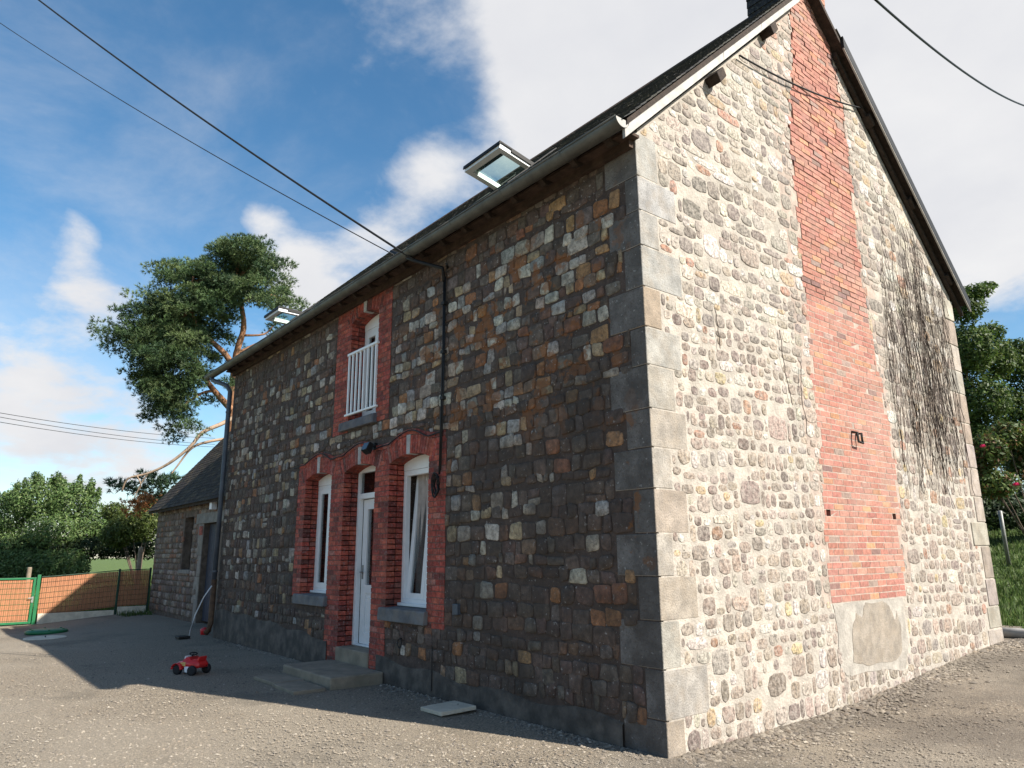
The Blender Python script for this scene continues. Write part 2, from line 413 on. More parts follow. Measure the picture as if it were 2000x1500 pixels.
tag(sheet('gravel_yard', xs, ys, 0, 'gravel', lambda x, y: y < .4 or (x < -11.5 and y < .8) or (x > -.6 and y < 9.0-.12*x)or x > 10, .006),
    'gravel yard in front of the stone house', 'yard', kind='structure')

# ------------------------------------------------------------------ the house
H, LEN, WID = 5.6, 11.55, 7.62
house = thing('stone_house', 'two storey rubble stone house with red brick window surrounds and slate roof', 'house')
GM = lambda a, b, d: (d, a, b)          # gable: (y, z, outwards)
FM = lambda a, b, d: (a, -d, b)         # front: (x, z, outwards)
OPEN = [(-7.41, -6.41, 1.0, 2.90), (-5.98, -5.0, .06, 2.90), (-4.61, -3.60, .93, 2.90), (-5.95, -5.05, 3.58, 5.27)]
# wall core with real openings
def front_core():
    xb = sorted({-LEN, -.02}|{q for o in OPEN for q in o[:2]}); zb = sorted({-.3, 5.62}|{q for o in OPEN for q in o[2:]})
    m = MB(); solid = {}
    for i in range(len(xb)-1):
        for j in range(len(zb)-1):
            cx, cz = (xb[i]+xb[i+1])/2, (zb[j]+zb[j+1])/2
            solid[i, j] = not any(o[0] < cx < o[1] and o[2] < cz < o[3] for o in OPEN)
    T = .5
    for (i, j), s in solid.items():
        if not s: continue
        x0, x1, z0, z1 = xb[i], xb[i+1], zb[j], zb[j+1]
        m.add([(x0, 0, z0), (x1, 0, z0), (x1, 0, z1), (x0, 0, z1)], [(0, 1, 2, 3)])
        m.add([(x0, T, z0), (x1, T, z0), (x1, T, z1), (x0, T, z1)], [(3, 2, 1, 0)])
        for di, dj, q in ((-1, 0, [(x0, T, z0), (x0, 0, z0), (x0, 0, z1), (x0, T, z1)]), (1, 0, [(x1, 0, z0), (x1, T, z0), (x1, T, z1), (x1, 0, z1)]),
                          (0, -1, [(x0, T, z0), (x1, T, z0), (x1, 0, z0), (x0, 0, z0)]), (0, 1, [(x0, 0, z1), (x1, 0, z1), (x1, T, z1), (x0, T, z1)])):
            if not solid.get((i+di, j+dj), False): m.add(q, [(0, 1, 2, 3)])
    return m.build('front_wall', 'front_mortar', house)
front = front_core()
# brick surrounds: outline as x-intervals by height (outer faces)
def arch_top(x):
    z = 3.03
    for c in (-6.91, -5.49, -4.105):
        z = max(z, 3.30-.55*(x-c)**2*1.5)
    return z
BR = [(-7.70, -7.41, .96, 3.0), (-6.41, -5.98, .10, 3.0), (-5.0, -4.61, .10, 3.0), (-3.60, -3.22, .74, 3.0), (-6.45, -5.95, 3.42, 5.48), (-5.05, -4.68, 3.46, 5.48)]
EXC = BR+[(o[0], o[1], o[2]-.16, o[3]) for o in OPEN]+[(-7.7, -3.22, 2.9, 3.1), (-6.45, -4.68, 5.2, 5.50), (-7.6, -6.3, .74, 1.0), (-4.75, -3.5, .74, .95), (-6.2, -4.95, 3.42, 3.6)]
QZ = [-.06, .27, .66, 1.04, 1.40, 1.76, 2.14, 2.50, 2.85, 3.25, 3.61, 4.0, 4.41, 4.77, 5.13, 5.60]
QG = [.22, .57, .23, .50, .20, .44, .25, .50, .36, .49, .23, .57, .26, .55, .30]
QF = [.46, .20, .47, .23, .46, .24, .45, .28, .46, .18, .43, .21, .39, .16, .42]
QC = [(.37, .32, .26), (.41, .385, .345), (.40, .375, .335), (.38, .335, .28), (.41, .38, .335), (.39, .335, .275), (.41, .38, .335), (.37, .33, .28), (.41, .385, .345), (.40, .385, .355),
      (.39, .31, .24), (.38, .37, .35), (.39, .375, .35), (.37, .365, .355), (.39, .375, .35)]
for i in range(15):
    z0, z1 = QZ[i]+.005, QZ[i+1]-.005; a, b = QF[i], QG[i]
    e = .003+U(0, .004)
    m = MB().prism([(-a, -e), (e, -e), (e, b), (-.06, b), (-.06, .06), (-a, .06)], z0, z1, 2, tuple(q*.76 for q in jit(QC[i], .05)))
    q_ = m.build('granite_quoin', 'granite', house); q_.data.materials.append(MT['granite_shaded']); q_.data.polygons[2].material_index = 1
    b_ = q_.modifiers.new('bevel', 'BEVEL'); b_.width = .005; b_.segments = 1
def plinth_top(x): return float(np.interp(x, [-11.6, -9, -7.5, -4.7, -3.3, -2, -.5, 0], [.55, .50, .42, .29, .23, .20, .20, .2]))
def wave(x): return max(3.10, *(3.225-.5*(x-c)**2 for c in (-6.91, -5.49, -4.105)))
def front_stones():
    out = []; z = .05; row = 0
    while z < 5.5:
        h = random.choice([U(.09, .12), U(.12, .17), U(.14, .19), U(.16, .21)]); z1 = min(z+h, 5.56)
        x = -LEN+.02+U(0, .1); ph = U(0, 6)
        while x < -.15:
            w = U(.09, .24)*(.85 if x < -8 else 1)*(1.2 if h > .16 else 1)
            cells = [(x, x+w, z, z1)]
            if h > .19 and U(0, 1) < .16: zm = z+h*U(.4, .6); cells = [(x, x+w, z, zm), (x, x+w, zm, z1)]
            for (a, b, c, d) in cells:
                wob = .022*math.sin(a*1.1+ph)+.012*math.sin(a*3.1+ph*2); c += wob; d += wob
                for (e0, e1, f0, f1) in EXC:
                    if b > e0 and a < e1 and d > f0+.03 and c < f1-.03:
                        if f1-c < .6*(d-c) and d-f1 > .05: c = f1; continue
                        if d-f0 < .6*(d-c) and f0-c > .05: d = f0; continue
                        if a < e0 < b and b-e0 < e0-a: b = e0
                        elif a < e1 < b and e1-a < b-e1: a = e1
                        else: b = a
                        if b-a < .06: break
                if -7.75 < (a+b)/2 < -3.15 and c > 2.7: c = max(c, wave((a+b)/2)+.008)
                if b-a < .06 or d-c < .05: continue
                mid = (c+d)/2; k = next((i for i in range(15) if QZ[i] <= mid < QZ[i+1]), 14)
                b = min(b, -QF[k]-.005)
                if b-a < .07 or c < plinth_top((a+b)/2)-.03: continue
                g = U(.004, .014); j = lambda: U(-.02, .02)
                P = [(a+g+j(), c+g+j()), (b-g+j(), c+g+j()), (b-g+j(), d-g+j()), (a+g+j(), d-g+j())]
                P = thin_out(chaikin(P, U(.06, .17)), 8)
                if area(P) < .003: continue
                out.append(dict(p=P, x=(a+b)/2, z=mid))
            x += w
        z = z1; row += 1
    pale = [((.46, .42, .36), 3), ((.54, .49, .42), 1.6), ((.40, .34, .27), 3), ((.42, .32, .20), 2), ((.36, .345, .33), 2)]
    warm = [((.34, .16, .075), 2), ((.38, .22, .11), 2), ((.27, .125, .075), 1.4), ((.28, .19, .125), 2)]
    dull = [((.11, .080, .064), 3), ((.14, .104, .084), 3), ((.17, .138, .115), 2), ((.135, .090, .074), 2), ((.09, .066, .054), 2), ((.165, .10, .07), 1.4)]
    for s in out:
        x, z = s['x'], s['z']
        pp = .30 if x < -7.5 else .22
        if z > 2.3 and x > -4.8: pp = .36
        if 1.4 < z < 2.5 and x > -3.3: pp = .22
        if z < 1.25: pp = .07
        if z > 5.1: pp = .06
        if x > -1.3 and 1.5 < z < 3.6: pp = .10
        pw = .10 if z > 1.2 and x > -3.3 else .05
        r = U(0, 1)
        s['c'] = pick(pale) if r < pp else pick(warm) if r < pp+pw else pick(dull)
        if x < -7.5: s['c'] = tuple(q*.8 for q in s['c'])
        s['d'] = U(.004, .018); s['flat'] = U(.86, .94)
    return out
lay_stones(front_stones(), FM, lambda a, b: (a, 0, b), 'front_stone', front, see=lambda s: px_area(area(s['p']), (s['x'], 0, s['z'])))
# cement plinth, flush trowelled, with an uneven top
m = MB()
px = np.linspace(-LEN, -.462, 60)
for a, b in zip(px[:-1], px[1:]):
    if -6.2 < (a+b)/2 < -4.8:
        if m.v: m.build('cement_plinth', 'cement', house, True); m = MB()
        continue
    za, zb_ = plinth_top(a)+.03*math.sin(a*5), plinth_top(b)+.03*math.sin(b*5)
    m.add([(a, -.026, -.2), (b, -.026, -.2), (b, -.024, zb_), (a, -.024, za), (b, .01, zb_+.02), (a, .01, za+.02)], [(0, 1, 2, 3), (3, 2, 4, 5)])
m.build('cement_plinth', 'cement', house, True)

# ---- gable
LE = [(1.05, 2.82), (1.47, 2.85), (1.96, 2.87), (2.83, 2.97), (3.42, 2.93), (4.31, 2.99), (5.57, 3.0), (6.63, 3.02), (8.15, 3.36), (9.0, 3.43), (12, 3.43)]
RE = [(1.05, 4.60), (1.69, 4.60), (2.1, 4.72), (2.72, 4.76), (3.66, 4.66), (4.77, 4.52), (6.26, 4.53), (7.57, 4.59), (8.52, 4.47), (12, 4.47)]
ledge = lambda z: float(np.interp(z, *zip(*LE))); redge = lambda z: float(np.interp(z, *zip(*RE)))
YL, YR = 2.62, 4.86
GS = .945
def gtop(y): return H+GS*min(y, WID-y)
gm = MB()
gm.prism([(.03, -.3), (YL, -.3), (YL, gtop(YL)), (.03, gtop(.03))], -.5, 0, 0)
gm.prism([(YR, -.3), (WID, -.3), (WID, H), (YR, gtop(YR))], -.5, 0, 0)
gm.prism([(YL, -.3), (YR, -.3), (YR, gtop(YR)), (WID/2, gtop(WID/2)), (YL, gtop(YL))], -.5, -.42, 0)
gm.prism([(YL, -.3), (YR, -.3), (YR, 1.05), (YL, 1.05)], -.42, 0, 0)
gable = gm.build('gable_wall', 'gable_mortar', house)
def gable_stones(y0, y1, right):
    out = []; z = .0; ph0 = U(0, 6)
    bigs = []
    def put(a, b, c, d, lower, big=False):
        cz = (c+d)/2; lo, hi = y0, y1
        if not big:
            for (e0, e1, f0, f1) in bigs:
                if d > f0+.015 and c < f1-.015 and b > e0 and a < e1:
                    if a < e0 and e0-a > .4*(b-a): b = e0
                    elif b > e1 and b-e1 > .4*(b-a): a = e1
                    else: return
        if not right:
            k = next((i for i in range(15) if QZ[i] <= cz < QZ[i+1]), None); lo = QG[k]+.015 if k is not None else .05
            hi = ledge(max(cz, 1.05))-.02 if cz > 1.0 else YL+.3
        else: lo = redge(max(cz, 1.05))+.03 if cz > 1.0 else (y0 if y0 < 3 else YR-.3)
        a, b = max(a, lo), min(b, hi)
        g = U(.003, .011) if lower else U(.003, .009); j = lambda: U(-.16, .16)
        w, h = b-a-2*g, d-c-2*g
        if w < .035 or h < .03: return
        P = [(a+g+max(0, j())*w, c+g+max(0, j())*h), (a+g+w*U(.4, .6), c+g-.006), (b-g+min(0, j())*w, c+g+max(0, j())*h), (b-g+.004, (c+d)/2), (b-g+min(0, j())*w, d-g+min(0, j())*h), (a+g+w*U(.4, .6), d-g+.006), (a+g+max(0, j())*w, d-g+min(0, j())*h), (a+g-.004, (c+d)/2)]
        P = thin_out(chaikin(P, U(.18, .25), 1), 10)
        if len(P) > 2: P = clip(P, -GS, 1, H-.05)
        if len(P) > 2: P = clip(P, GS, 1, H+GS*WID-.05)
        if len(P) < 4 or area(P) < .0012: return
        P = thin_out(P, 10); c_ = cen(P); out.append(dict(p=P, y=c_[0], z=c_[1], low=lower))
    for _ in range(34):
        w, h = U(.24, .42), U(.17, .27); a, c = U(y0+.25, y1-.4), U(.15, 7.2) if U(0, 1) < .5 else U(3.6, 7.4)
        if any(a < q[1]+.1 and a+w > q[0]-.1 and c < q[3]+.1 and c+h > q[2]-.1 for q in bigs): continue
        if right and a < redge(max(c, 1.05))+.05 or not right and (a+w > ledge(max(c, 1.05))-.05 or a < .62): continue
        put(a, a+w, c, c+h, c < 3.9, True); bigs.append((a, a+w, c, c+h))
    while z < 9.3:
        lower = z < 3.9
        h = U(.12, .22) if z < .55 else U(.095, .18) if lower else U(.10, .20)
        y = y0-.1; ph = ph0+U(-.5, .5); am = U(.035, .055)
        while y < y1:
            w = U(.08, .22) if lower else U(.10, .30)
            if U(0, 1) < .12: w *= 1.7
            wob = am*math.sin(y*1.5+ph)+.015*math.sin(y*4.3+ph*2)
            r = U(0, 1); c, d = z+wob, z+h+wob
            if r < .14 and h > .12: zm = c+h*U(.4, .6); put(y, y+w, c, zm, lower); put(y+U(0, .02), y+w*U(.5, 1), zm, d, lower)
            elif r < .24 and w > .13: put(y, y+w*.6, c, d, lower); put(y+w*.6, y+w, c+U(0, .03), c+h*U(.4, .6), lower)
            else: put(y, y+w, c+U(-.012, .02), d+U(-.03, .012), lower)
            y += w+(U(0, .022) if lower else 0)
        z += h+(U(0, .012) if lower else 0)
    pal = [((.31, .25, .205), 4), ((.25, .20, .17), 3), ((.37, .30, .245), 4), ((.44, .385, .325), 2.6), ((.29, .25, .22), 2), ((.34, .20, .14), .9), ((.48, .37, .22), .6), ((.19, .15, .13), 1.1), ((.53, .49, .44), 1.8)]
    palu = [((.255, .22, .19), 4), ((.32, .27, .225), 3), ((.40, .35, .30), 2.6), ((.20, .17, .15), 2), ((.54, .475, .40), 2.6), ((.56, .53, .485), 2), ((.40, .30, .195), 1), ((.40, .23, .165), .5)]
    for s in out:
        s['c'] = tuple(q*.86 for q in pick(palu if s['z'] > 3.8 else pal)); s['d'] = U(.001, .006) if s['z'] < 4.3 else U(.0015, .008); s['flat'] = U(.82, .92)
    return out
st = gable_stones(.02, 3.5, False)+gable_stones(4.4, WID-.03, True)
mid = [s for s in gable_stones(2.6, 4.9, True) if s['z'] < .36 and YL+.3 < s['y'] < YR-.3]
# right-hand corner blocks
zq = .1; corner = []
while zq < 5.4:
    h = U(.3, .48); w = U(.24, .62); z1 = min(zq+h, 5.55)
    corner.append((WID-w, zq, z1)); zq = z1
st = [s for s in st if not any(s['y'] > c[0]-.05 and c[1] <= s['z'] < c[2] for c in corner)]
lay_stones(st+mid, GM, lambda a, b: (0, a, b), 'gable_stone', gable, see=lambda s: px_area(area(s['p']), (0, s['y'], s['z'])))
for (y, z0, z1) in corner:
    e = U(.008, .018)
    MB().prism([(e, y), (e, WID+e), (-.5, WID+e), (-.5, WID-.06), (-.06, WID-.06), (-.06, y)], z0+.008, z1-.008, 2, pick([((.30, .27, .235), 3), ((.28, .23, .19), 2), ((.32, .29, .255), 2)])).build('corner_block', 'granite', house, bevel=.01)
# chimney breast: mortar bed with missing bricks, then bricks
HOLES = [(2.90, 2.995, 1.96, 2.06), (4.53, 4.62, 1.97, 2.07)]
CH = .0712; brick_rows = []
mor = MB(); z = 1.05; row = 0; bricks = []
pal_b = [((.345, .158, .120), 8), ((.31, .135, .103), 6), ((.36, .18, .135), 4), ((.385, .195, .115), 1.4), ((.17, .10, .09), .8), ((.27, .19, .16), .7)]
while z < 11.2:
    l, r = ledge(z), redge(z)
    tooth = .11*((row//3) % 2) if z < 8.9 else 0
    if z < 8.9: l = round(l/.055)*.055-tooth*.6; r = round(r/.055)*.055+.11*((row//4) % 2)*.6
    # joints are raked out and open higher up
    dm = .001 if z < 4.6 else -.004 if z < 6.3 else -.026
    hs = [h for h in HOLES if h[2] < z+CH*.6 and h[3] > z+CH*.4]
    ya, yb = (YL, YR) if z < 8.9 else (3.43, 4.47)
    spans = [(ya, l-.03, 0.), (l-.03, r+.03, dm), (r+.03, yb, 0.)] if z < 8.9 else [(ya, yb, dm)]
    if z+CH > gtop(YL)-.1 and z < 8.9: spans = [(max(a, (z+CH-H)/GS-.12), min(b, WID-(z+CH-H)/GS+.12), d) for a, b, d in spans]
    for a, b, d in spans:
        cuts = [a]+[q for h in hs for q in h[:2] if a < q < b]+[b]
        for i in range(len(cuts)-1):
            c0, c1 = cuts[i], cuts[i+1]
            if c1 <= c0 or any(h[0] < (c0+c1)/2 < h[1] for h in hs): continue
            mor.add([(d, c0, z), (d, c1, z), (d, c1, z+CH), (d, c0, z+CH)], [(0, 1, 2, 3)])
    y = l+(0 if row % 2 else .0); first = True
    while y < r-.03:
        w = .222
        if first and row % 2: w = .108
        first = False; y1 = min(y+w, r)
        if r-y1 < .05: y1 = r
        a, b = y+.006, y1-.006
        if not any(min(b, h[1]) > max(a, h[0]) for h in hs):
            bricks.append((a, b, z+.006, z+CH-.006, pick(pal_b)))
        else:
            for h in [h for h in hs if min(b, h[1]) > max(a, h[0])]:
                if h[0]-a > .03: bricks.append((a, h[0]-.004, z+.006, z+CH-.006, pick(pal_b)))
                if b-h[1] > .03: bricks.append((h[1]+.004, b, z+.006, z+CH-.006, pick(pal_b)))
        y = y1
    z += CH; row += 1
breast = mor.build('chimney_breast', 'brick_mortar', house)
bricks.sort(key=lambda b: -px_area((b[1]-b[0])*.06, (0, (b[0]+b[1])/2, b[2])))
unit = {}; rest = MB()
for i, (a, b, c, d, col) in enumerate(bricks):
    e = U(.002, .0045) if c < 4.6 else U(.001, .007) if c < 6.3 else U(.0, .012)
    lo, hi = (-.10, a, c), (e, b, d)
    if i < 300:
        cy, cz = (a+b)/2, (c+d)/2
        MB().box((-.10, a-cy, c-cz), (e, b-cy, d-cz), col, .0016).build('brick', 'brick', breast, loc=(0, cy, cz))
    else: rest.box(lo, hi, col, .002)
tag(rest.build('brick_field', 'brick', breast), kind='stuff')
# chimney stack: side and back faces (slate hung towards the yard)
st = MB().box((-.62, 3.435, 8.6), (-.03, 4.465, 11.2)); so_ = st.build('chimney_stack', 'brick_mortar', house)
st = MB()
zz = 8.8; k = 0
while zz < 11.2:
    x = -.64-(.1 if k % 2 else 0)
    while x < -.02:
        a, b = max(x, -.64), min(x+.21, -.02)
        if b-a > .03: st.add([(a, 3.425, zz+.16), (b, 3.425, zz+.16), (b, 3.405, zz), (a, 3.405, zz), (a, 3.415, zz), (b, 3.415, zz)], [(3, 2, 1, 0), (3, 4, 5, 2)], jit((.035, .036, .04)))
        x += .215
    zz += .12; k += 1
st.build('slate_cladding', 'slate', so_)
# cement patch and old slab under the brickwork
def patch(pts, d, m, name, js=1.):
    P = pts
    for amp in (.05, .03, .015):
        P = [q for i in range(len(P)) for q in (P[i], ((P[i][0]+P[(i+1) % len(P)][0])/2+U(-amp, amp)*js, (P[i][1]+P[(i+1) % len(P)][1])/2+U(-amp, amp)*js))]
    P = [(a, min(b, 1.046)) for a, b in P]
    vs, fs = [], []
    n = len(P)
    vs = [GM(p[0], p[1], -.01) for p in P]+[GM(p[0]*.995+cen(P)[0]*.005, p[1]*.995+cen(P)[1]*.005, d) for p in P]
    fs = [(i, (i+1) % n, n+(i+1) % n, n+i) for i in range(n)]+[tuple(range(n, 2*n))]
    return MB().add(vs, fs, (.27, .235, .195)).build(name, m, gable)
patch([(2.84, .36), (3.1, .30), (4.35, .22), (4.52, .5), (4.5, 1.045), (2.82, 1.045)], .006, 'cement_pale', 'cement_patch')
patch([(3.12, .43), (3.5, .36), (4.10, .36), (4.32, .46), (4.36, .70), (4.30, .90), (4.22, .80), (4.12, .96), (3.95, 1.03), (3.55, 1.03), (3.44, .88), (3.30, .93), (3.2, .8)], .010, 'granite', 'sunk_slab', .4)
# purlin ends
for (y, z, s) in ((2.60, 8.02, 1), (1.33, 6.76, 1), (5.29, 7.86, -1), (6.38, 6.86, -1), (7.45, 5.86, -1)):
    c, w, h = Vector((0, y, z)), .055, .10
    a = math.pi/4*s*.9
    pts = [(y+math.cos(t+a)*q*.8, z+math.sin(t+a)*q) for t, q in ((.5, .12), (2.6, .12), (3.7, .12), (5.75, .12))]
    MB().prism(pts, -.1, .17 if s > 0 else .12, 0).build('purlin_end', 'old_wood', house, bevel=.008)
# iron bracket on the breast
m = MB(); y, z = 3.77, 2.93
m.tube([(.0, y-.055, z+.07), (.07, y-.06, z+.05), (.075, y-.06, z-.06), (.075, y+.045, z-.07), (.07, y+.045, z+.05), (.0, y+.045, z+.05)], .016, 6)
m.build('iron_bracket', 'iron', house)

# ---- brick surrounds of the front
sur = MB()
for (a, b, c, d) in [(-6.45, -5.95, 5.18, 5.46), (-5.05, -4.68, 5.18, 5.46)]: pass
def surround():
    """returns bricks as (kind, geometry)"""
    out = []
    pal = [((.40, .085, .058), 5), ((.33, .068, .05), 4), ((.45, .11, .07), 3), ((.20, .055, .045), 1.3), ((.36, .14, .11), .6), ((.15, .055, .045), .5)]
    for (x0, x1, z0, z1) in BR:
        z = z0; r = 0
        open_l = any(abs(x0-o[1]) < .01 for o in OPEN); open_r = any(abs(x1-o[0]) < .01 for o in OPEN)
        while z < z1-.03:
            cut = ([.5] if r % 2 else [.3, .72] if x1-x0 > .36 else [.36]) if x1-x0 < .45 else ([.26, .74] if r % 2 else [.5])
            xx = [x0]+[x0+(x1-x0)*c for c in cut]+[x1]
            if not open_l and x0 < -7.5 or not open_l and x0 < -6.4 and z0 > 3: xx[0] -= 0
            for a, b in zip(xx[:-1], xx[1:]):
                e = U(.0085, .0115)
                out.append((a+.005 if a > x0 else a-(.006 if open_l else 0), b-.005 if b < x1 else b+(.006 if open_r else 0), -e, .112, z+.006, min(z+CH, z1)-.006, pick(pal)))
            for flag, xa, sgn in ((open_l, x0, 1), (open_r, x1, -1)):
                if flag:
                    a, b = sorted((xa-sgn*.006, xa+sgn*.1)); out.append((a, b, .122, .262, z+.006, min(z+CH, z1)-.006, pick(pal)))
            z += CH; r += 1
    return out, pal
sb, pal_s = surround()
sb.sort(key=lambda b: -px_area((b[1]-b[0])*.06, ((b[0]+b[1])/2, 0, b[4])) if b[2] < 0 else 0)
# mortar bed behind
bed = MB()
for (x0, x1, z0, z1) in BR: bed.box((x0-.0, -.007, z0), (x1+.0, .255, z1-.012))
def bar(o_, top):  # mortar behind the arch
    pass
sroot = bed.build('brick_surround', 'front_brick_mortar', house)
rest = MB()
nb = 0
for (a, b, c, d, e, f, col) in sb:
    if c < 0 and nb < 230:
        cx, cz = (a+b)/2, (e+f)/2; nb += 1
        MB().box((a-cx, c, e-cz), (b-cx, d, f-cz), col, .0018).build('brick', 'brick_front', sroot, loc=(cx, 0, cz))
    else: rest.box((a, c, e), (b, d, f), col, .0018)
# arches: voussoirs on edge
ARCH = [(-6.91, .50, 2.81, 2.90, 3.18), (-5.49, .49, 2.81, 2.90, 3.18), (-4.105, .505, 2.81, 2.90, 3.18), (-5.50, .45, 5.17, 5.26, 5.50)]
arch_mortar = MB()
for (c, hw, zs, zc, zt) in ARCH:
    rise = zc-zs; rad = (hw*hw+rise*rise)/(2*rise); zo = zc-rad; a0 = math.asin(hw/rad)
    Hh = .235 if zt < 4 else .215
    a1 = a0*1.22; n = 21
    pts_i = []
    for k in range(n):
        g0 = -a1+2*a1*k/n; g1 = -a1+2*a1*(k+1)/n; gm_ = (g0+g1)/2
        if abs(k-n//2) < 1: 
            continue
        gg = .0055/rad; q = []
        for g, rr in ((g0+gg, rad), (g1-gg, rad), (g1-gg, rad+Hh), (g0+gg, rad+Hh)): q.append((c+math.sin(g)*rr, zo+math.cos(g)*rr))
        e = U(.011, .014); col = pick(pal_s)
        cx, cz = cen(q)
        P = [(x-cx, z-cz) for x, z in q][::-1]
        inside = abs(gm_) < a0
        MB().prism(P[::-1], -e, .11, 1, col).build('brick', 'brick_front', sroot, loc=(cx, 0, cz))
        if inside: rest.prism(q, .12, .262, 1, pick(pal_s))
    ks = []
    for k in range(17):
        g = -a1+2*a1*k/16; ks.append((c+math.sin(g)*(rad+.004), zo+math.cos(g)*(rad+.004)))
    up = [(c+math.sin(-a1+2*a1*k/16)*(rad+Hh-.004), zo+math.cos(-a1+2*a1*k/16)*(rad+Hh-.004)) for k in range(17)]
    for k in range(16): arch_mortar.prism([ks[k], ks[k+1], up[k+1], up[k]], -.007, .257, 1)
    # keystone of pale stone
    MB().prism([(c-.04, zc-.01), (c+.04, zc-.01), (c+.05, zt-.03), (c-.05, zt-.03)], -.024, .12, 1, (.46, .45, .44)).build('keystone', 'granite', house, bevel=.008)
# wave of flat bricks over the three arches and infill between
x = -7.68
while x < -3.24:
    w = .222; zt = wave(x+w/2); sl = (wave(x+w)-wave(x))/w
    q = [(x+.005, wave(x+.005)-.07), (x+w-.005, wave(x+w-.005)-.07), (x+w-.005, wave(x+w-.005)), (x+.005, wave(x+.005))]
    cx, cz = cen(q)
    MB().prism([(a-cx, b-cz) for a, b in q], -.016, .1, 1, pick(pal_s)).build('brick', 'brick_front', sroot, loc=(cx, 0, cz))
    z = 2.98; r = 0
    while z < 3.3:
        t = min(z+CH, min(wave(x), wave(x+w))-.072)
        if t-z > .025: rest.box((x+.005+(.11 if r % 2 else 0), -.0105, z+.005), (x+w-.005+(.11 if r % 2 else 0), .05, t-.004), pick(pal_s), .001)
        z += CH; r += 1
    arch_mortar.box((x, -.0062, 2.9), (x+w, .02, zt-.075))
    x += w
z = 5.2
while z < 5.48:
    for xx in np.arange(-6.44, -4.75, .222):
        if z > 5.34 or abs(xx+.11+5.5) > .45: rest.box((xx+.005, -.0095, z+.005), (xx+.217, .05, z+CH-.005), pick(pal_s), .001)
    z += CH
arch_mortar.box((-6.45, -.0064, 5.2), (-4.68, .02, 5.48)) if False else None
arch_mortar.build('arch_mortar', 'front_brick_mortar', sroot)
tag(rest.build('brick_field', 'brick_front', sroot), kind='stuff')

# ---- windows and door
def ring(m, x0, x1, z0, z1, y0, y1, t, tb=None):
    tb = tb or t
    m.box((x0, y0, z0), (x0+t, y1, z1)); m.box((x1-t, y0, z0), (x1, y1, z1))
    m.box((x0+t, y0+.001, z0), (x1-t, y1-.001, z0+tb)); m.box((x0+t, y0+.001, z1-t), (x1-t, y1-.001, z1)); return m
def curtain(x0, x1, z0, z1, y, m, par, name='curtain', amp=.03):
    n = 40; vs = []; fs = []
    for i in range(n+1):
        x = x0+(x1-x0)*i/n; yy = y+amp*math.sin(i*1.3)+amp*.5*math.sin(i*2.9)
        vs += [(x, yy, z0), (x, yy, z1)]
    fs = [(2*i, 2*i+2, 2*i+3, 2*i+1) for i in range(n)]
    return MB().add(vs, fs).build(name, m, par, True)
def window(x0, x1, z0, z1, tilt=0., box=.20):
    w = MB(); ring(w, x0+.005, x1-.005, z0, z1-box, .225, .295, .07, .08)
    win = w.build('window', 'pvc', house, bevel=.004)
    MB().box((x0+.006, .218, z1-box+.002), (x1-.006, .305, z1)).build('shutter_box', 'pvc', win, bevel=.006)
    MB().box((x0+.01, .165, z0-.005), (x1-.01, .225, z0+.03)).build('drip_board', 'pvc', win, bevel=.004)
    xm = (x0+x1)/2
    for k, (a, b) in enumerate(((x0+.073, xm-.002), (xm+.002, x1-.073))):
        s = MB(); ring(s, a, b, 0, z1-box-z0-.13, -.035, .02, .08)
        sash = s.build('sash', 'pvc', win, loc=(0, .25, z0+.072), bevel=.004)
        p = MB().box((a+.07, -.012, .07), (b-.07, -.006, z1-box-z0-.185)); p.build('pane', 'glass', win, loc=(0, .25, z0+.072))
    if tilt:
        for o in win.children:
            if o.name.startswith(('sash', 'pane')): o.rotation_euler.x = -tilt; o.location.y += .045
    return win
wl = window(-7.41, -6.41, 1.02, 2.92)
wr = window(-4.61, -3.60, .95, 2.92, R(4.5))
wu = window(-5.95, -5.05, 3.60, 5.28)
curtain(-4.5, -3.65, 1.0, 2.7, .38, 'curtain_grey', wr); curtain(-7.3, -6.5, 1.05, 2.7, .36, 'curtain_grey', wl); curtain(-5.9, -5.1, 3.65, 5.05, .36, 'curtain', wu)
# sills
for (a, b, z, h) in ((-7.53, -6.36, 1.005, .155), (-4.70, -3.57, .935, .165), (-6.14, -5.02, 3.595, .145)):
    MB().prism([(-.075, z-h), (-.068, z-.02), (-.055, z-.006), (.27, z+.005), (.27, z-h)], a, b, 0, (.15, .155, .165) if z < 3 else (.12, .125, .145)).build('sill', 'granite', house, bevel=.012)
# door, standing ajar
dm = MB(); x0, x1, z0, z1 = -5.975, -5.005, .33, 2.90
dm.box((x0, .225, z0), (x0+.06, .30, z1)); dm.box((x1-.06, .225, z0), (x1, .30, z1)); dm.box((x0+.06, .226, z1-.09), (x1-.06, .299, z1)); dm.box((x0+.06, .226, 2.42), (x1-.06, .299, 2.50)); dm.box((x0+.06, .226, z0), (x1-.06, .299, z0+.02))
door = dm.build('door', 'pvc', house, bevel=.004)
MB().box((x0+.06, .26, 2.50), (x1-.06, .266, z1-.09)).build('transom_pane', 'glass', door)
lw = x1-x0-.13; lf = MB()
ring(lf, -lw, 0, 0, 2.06, -.03, .03, .15, .15); lf.box((-lw+.15, -.028, .70), (-.15, .028, .82)); lf.box((-lw+.15, -.012, .15), (-.15, .012, .70)); 
ring(lf, -lw+.19, -.19, .20, .65, -.02, -.005, .02)
leaf = lf.build('door_leaf', 'pvc', door, loc=(x1-.065, .275, .352), bevel=.004); leaf.rotation_euler.z = R(-4)
pn = MB().box((-lw+.11, -.005, .82), (-.11, .003, 1.95)).build('door_pane', 'glass', door, loc=(x1-.065, .275, .352)); pn.rotation_euler.z = R(-4)
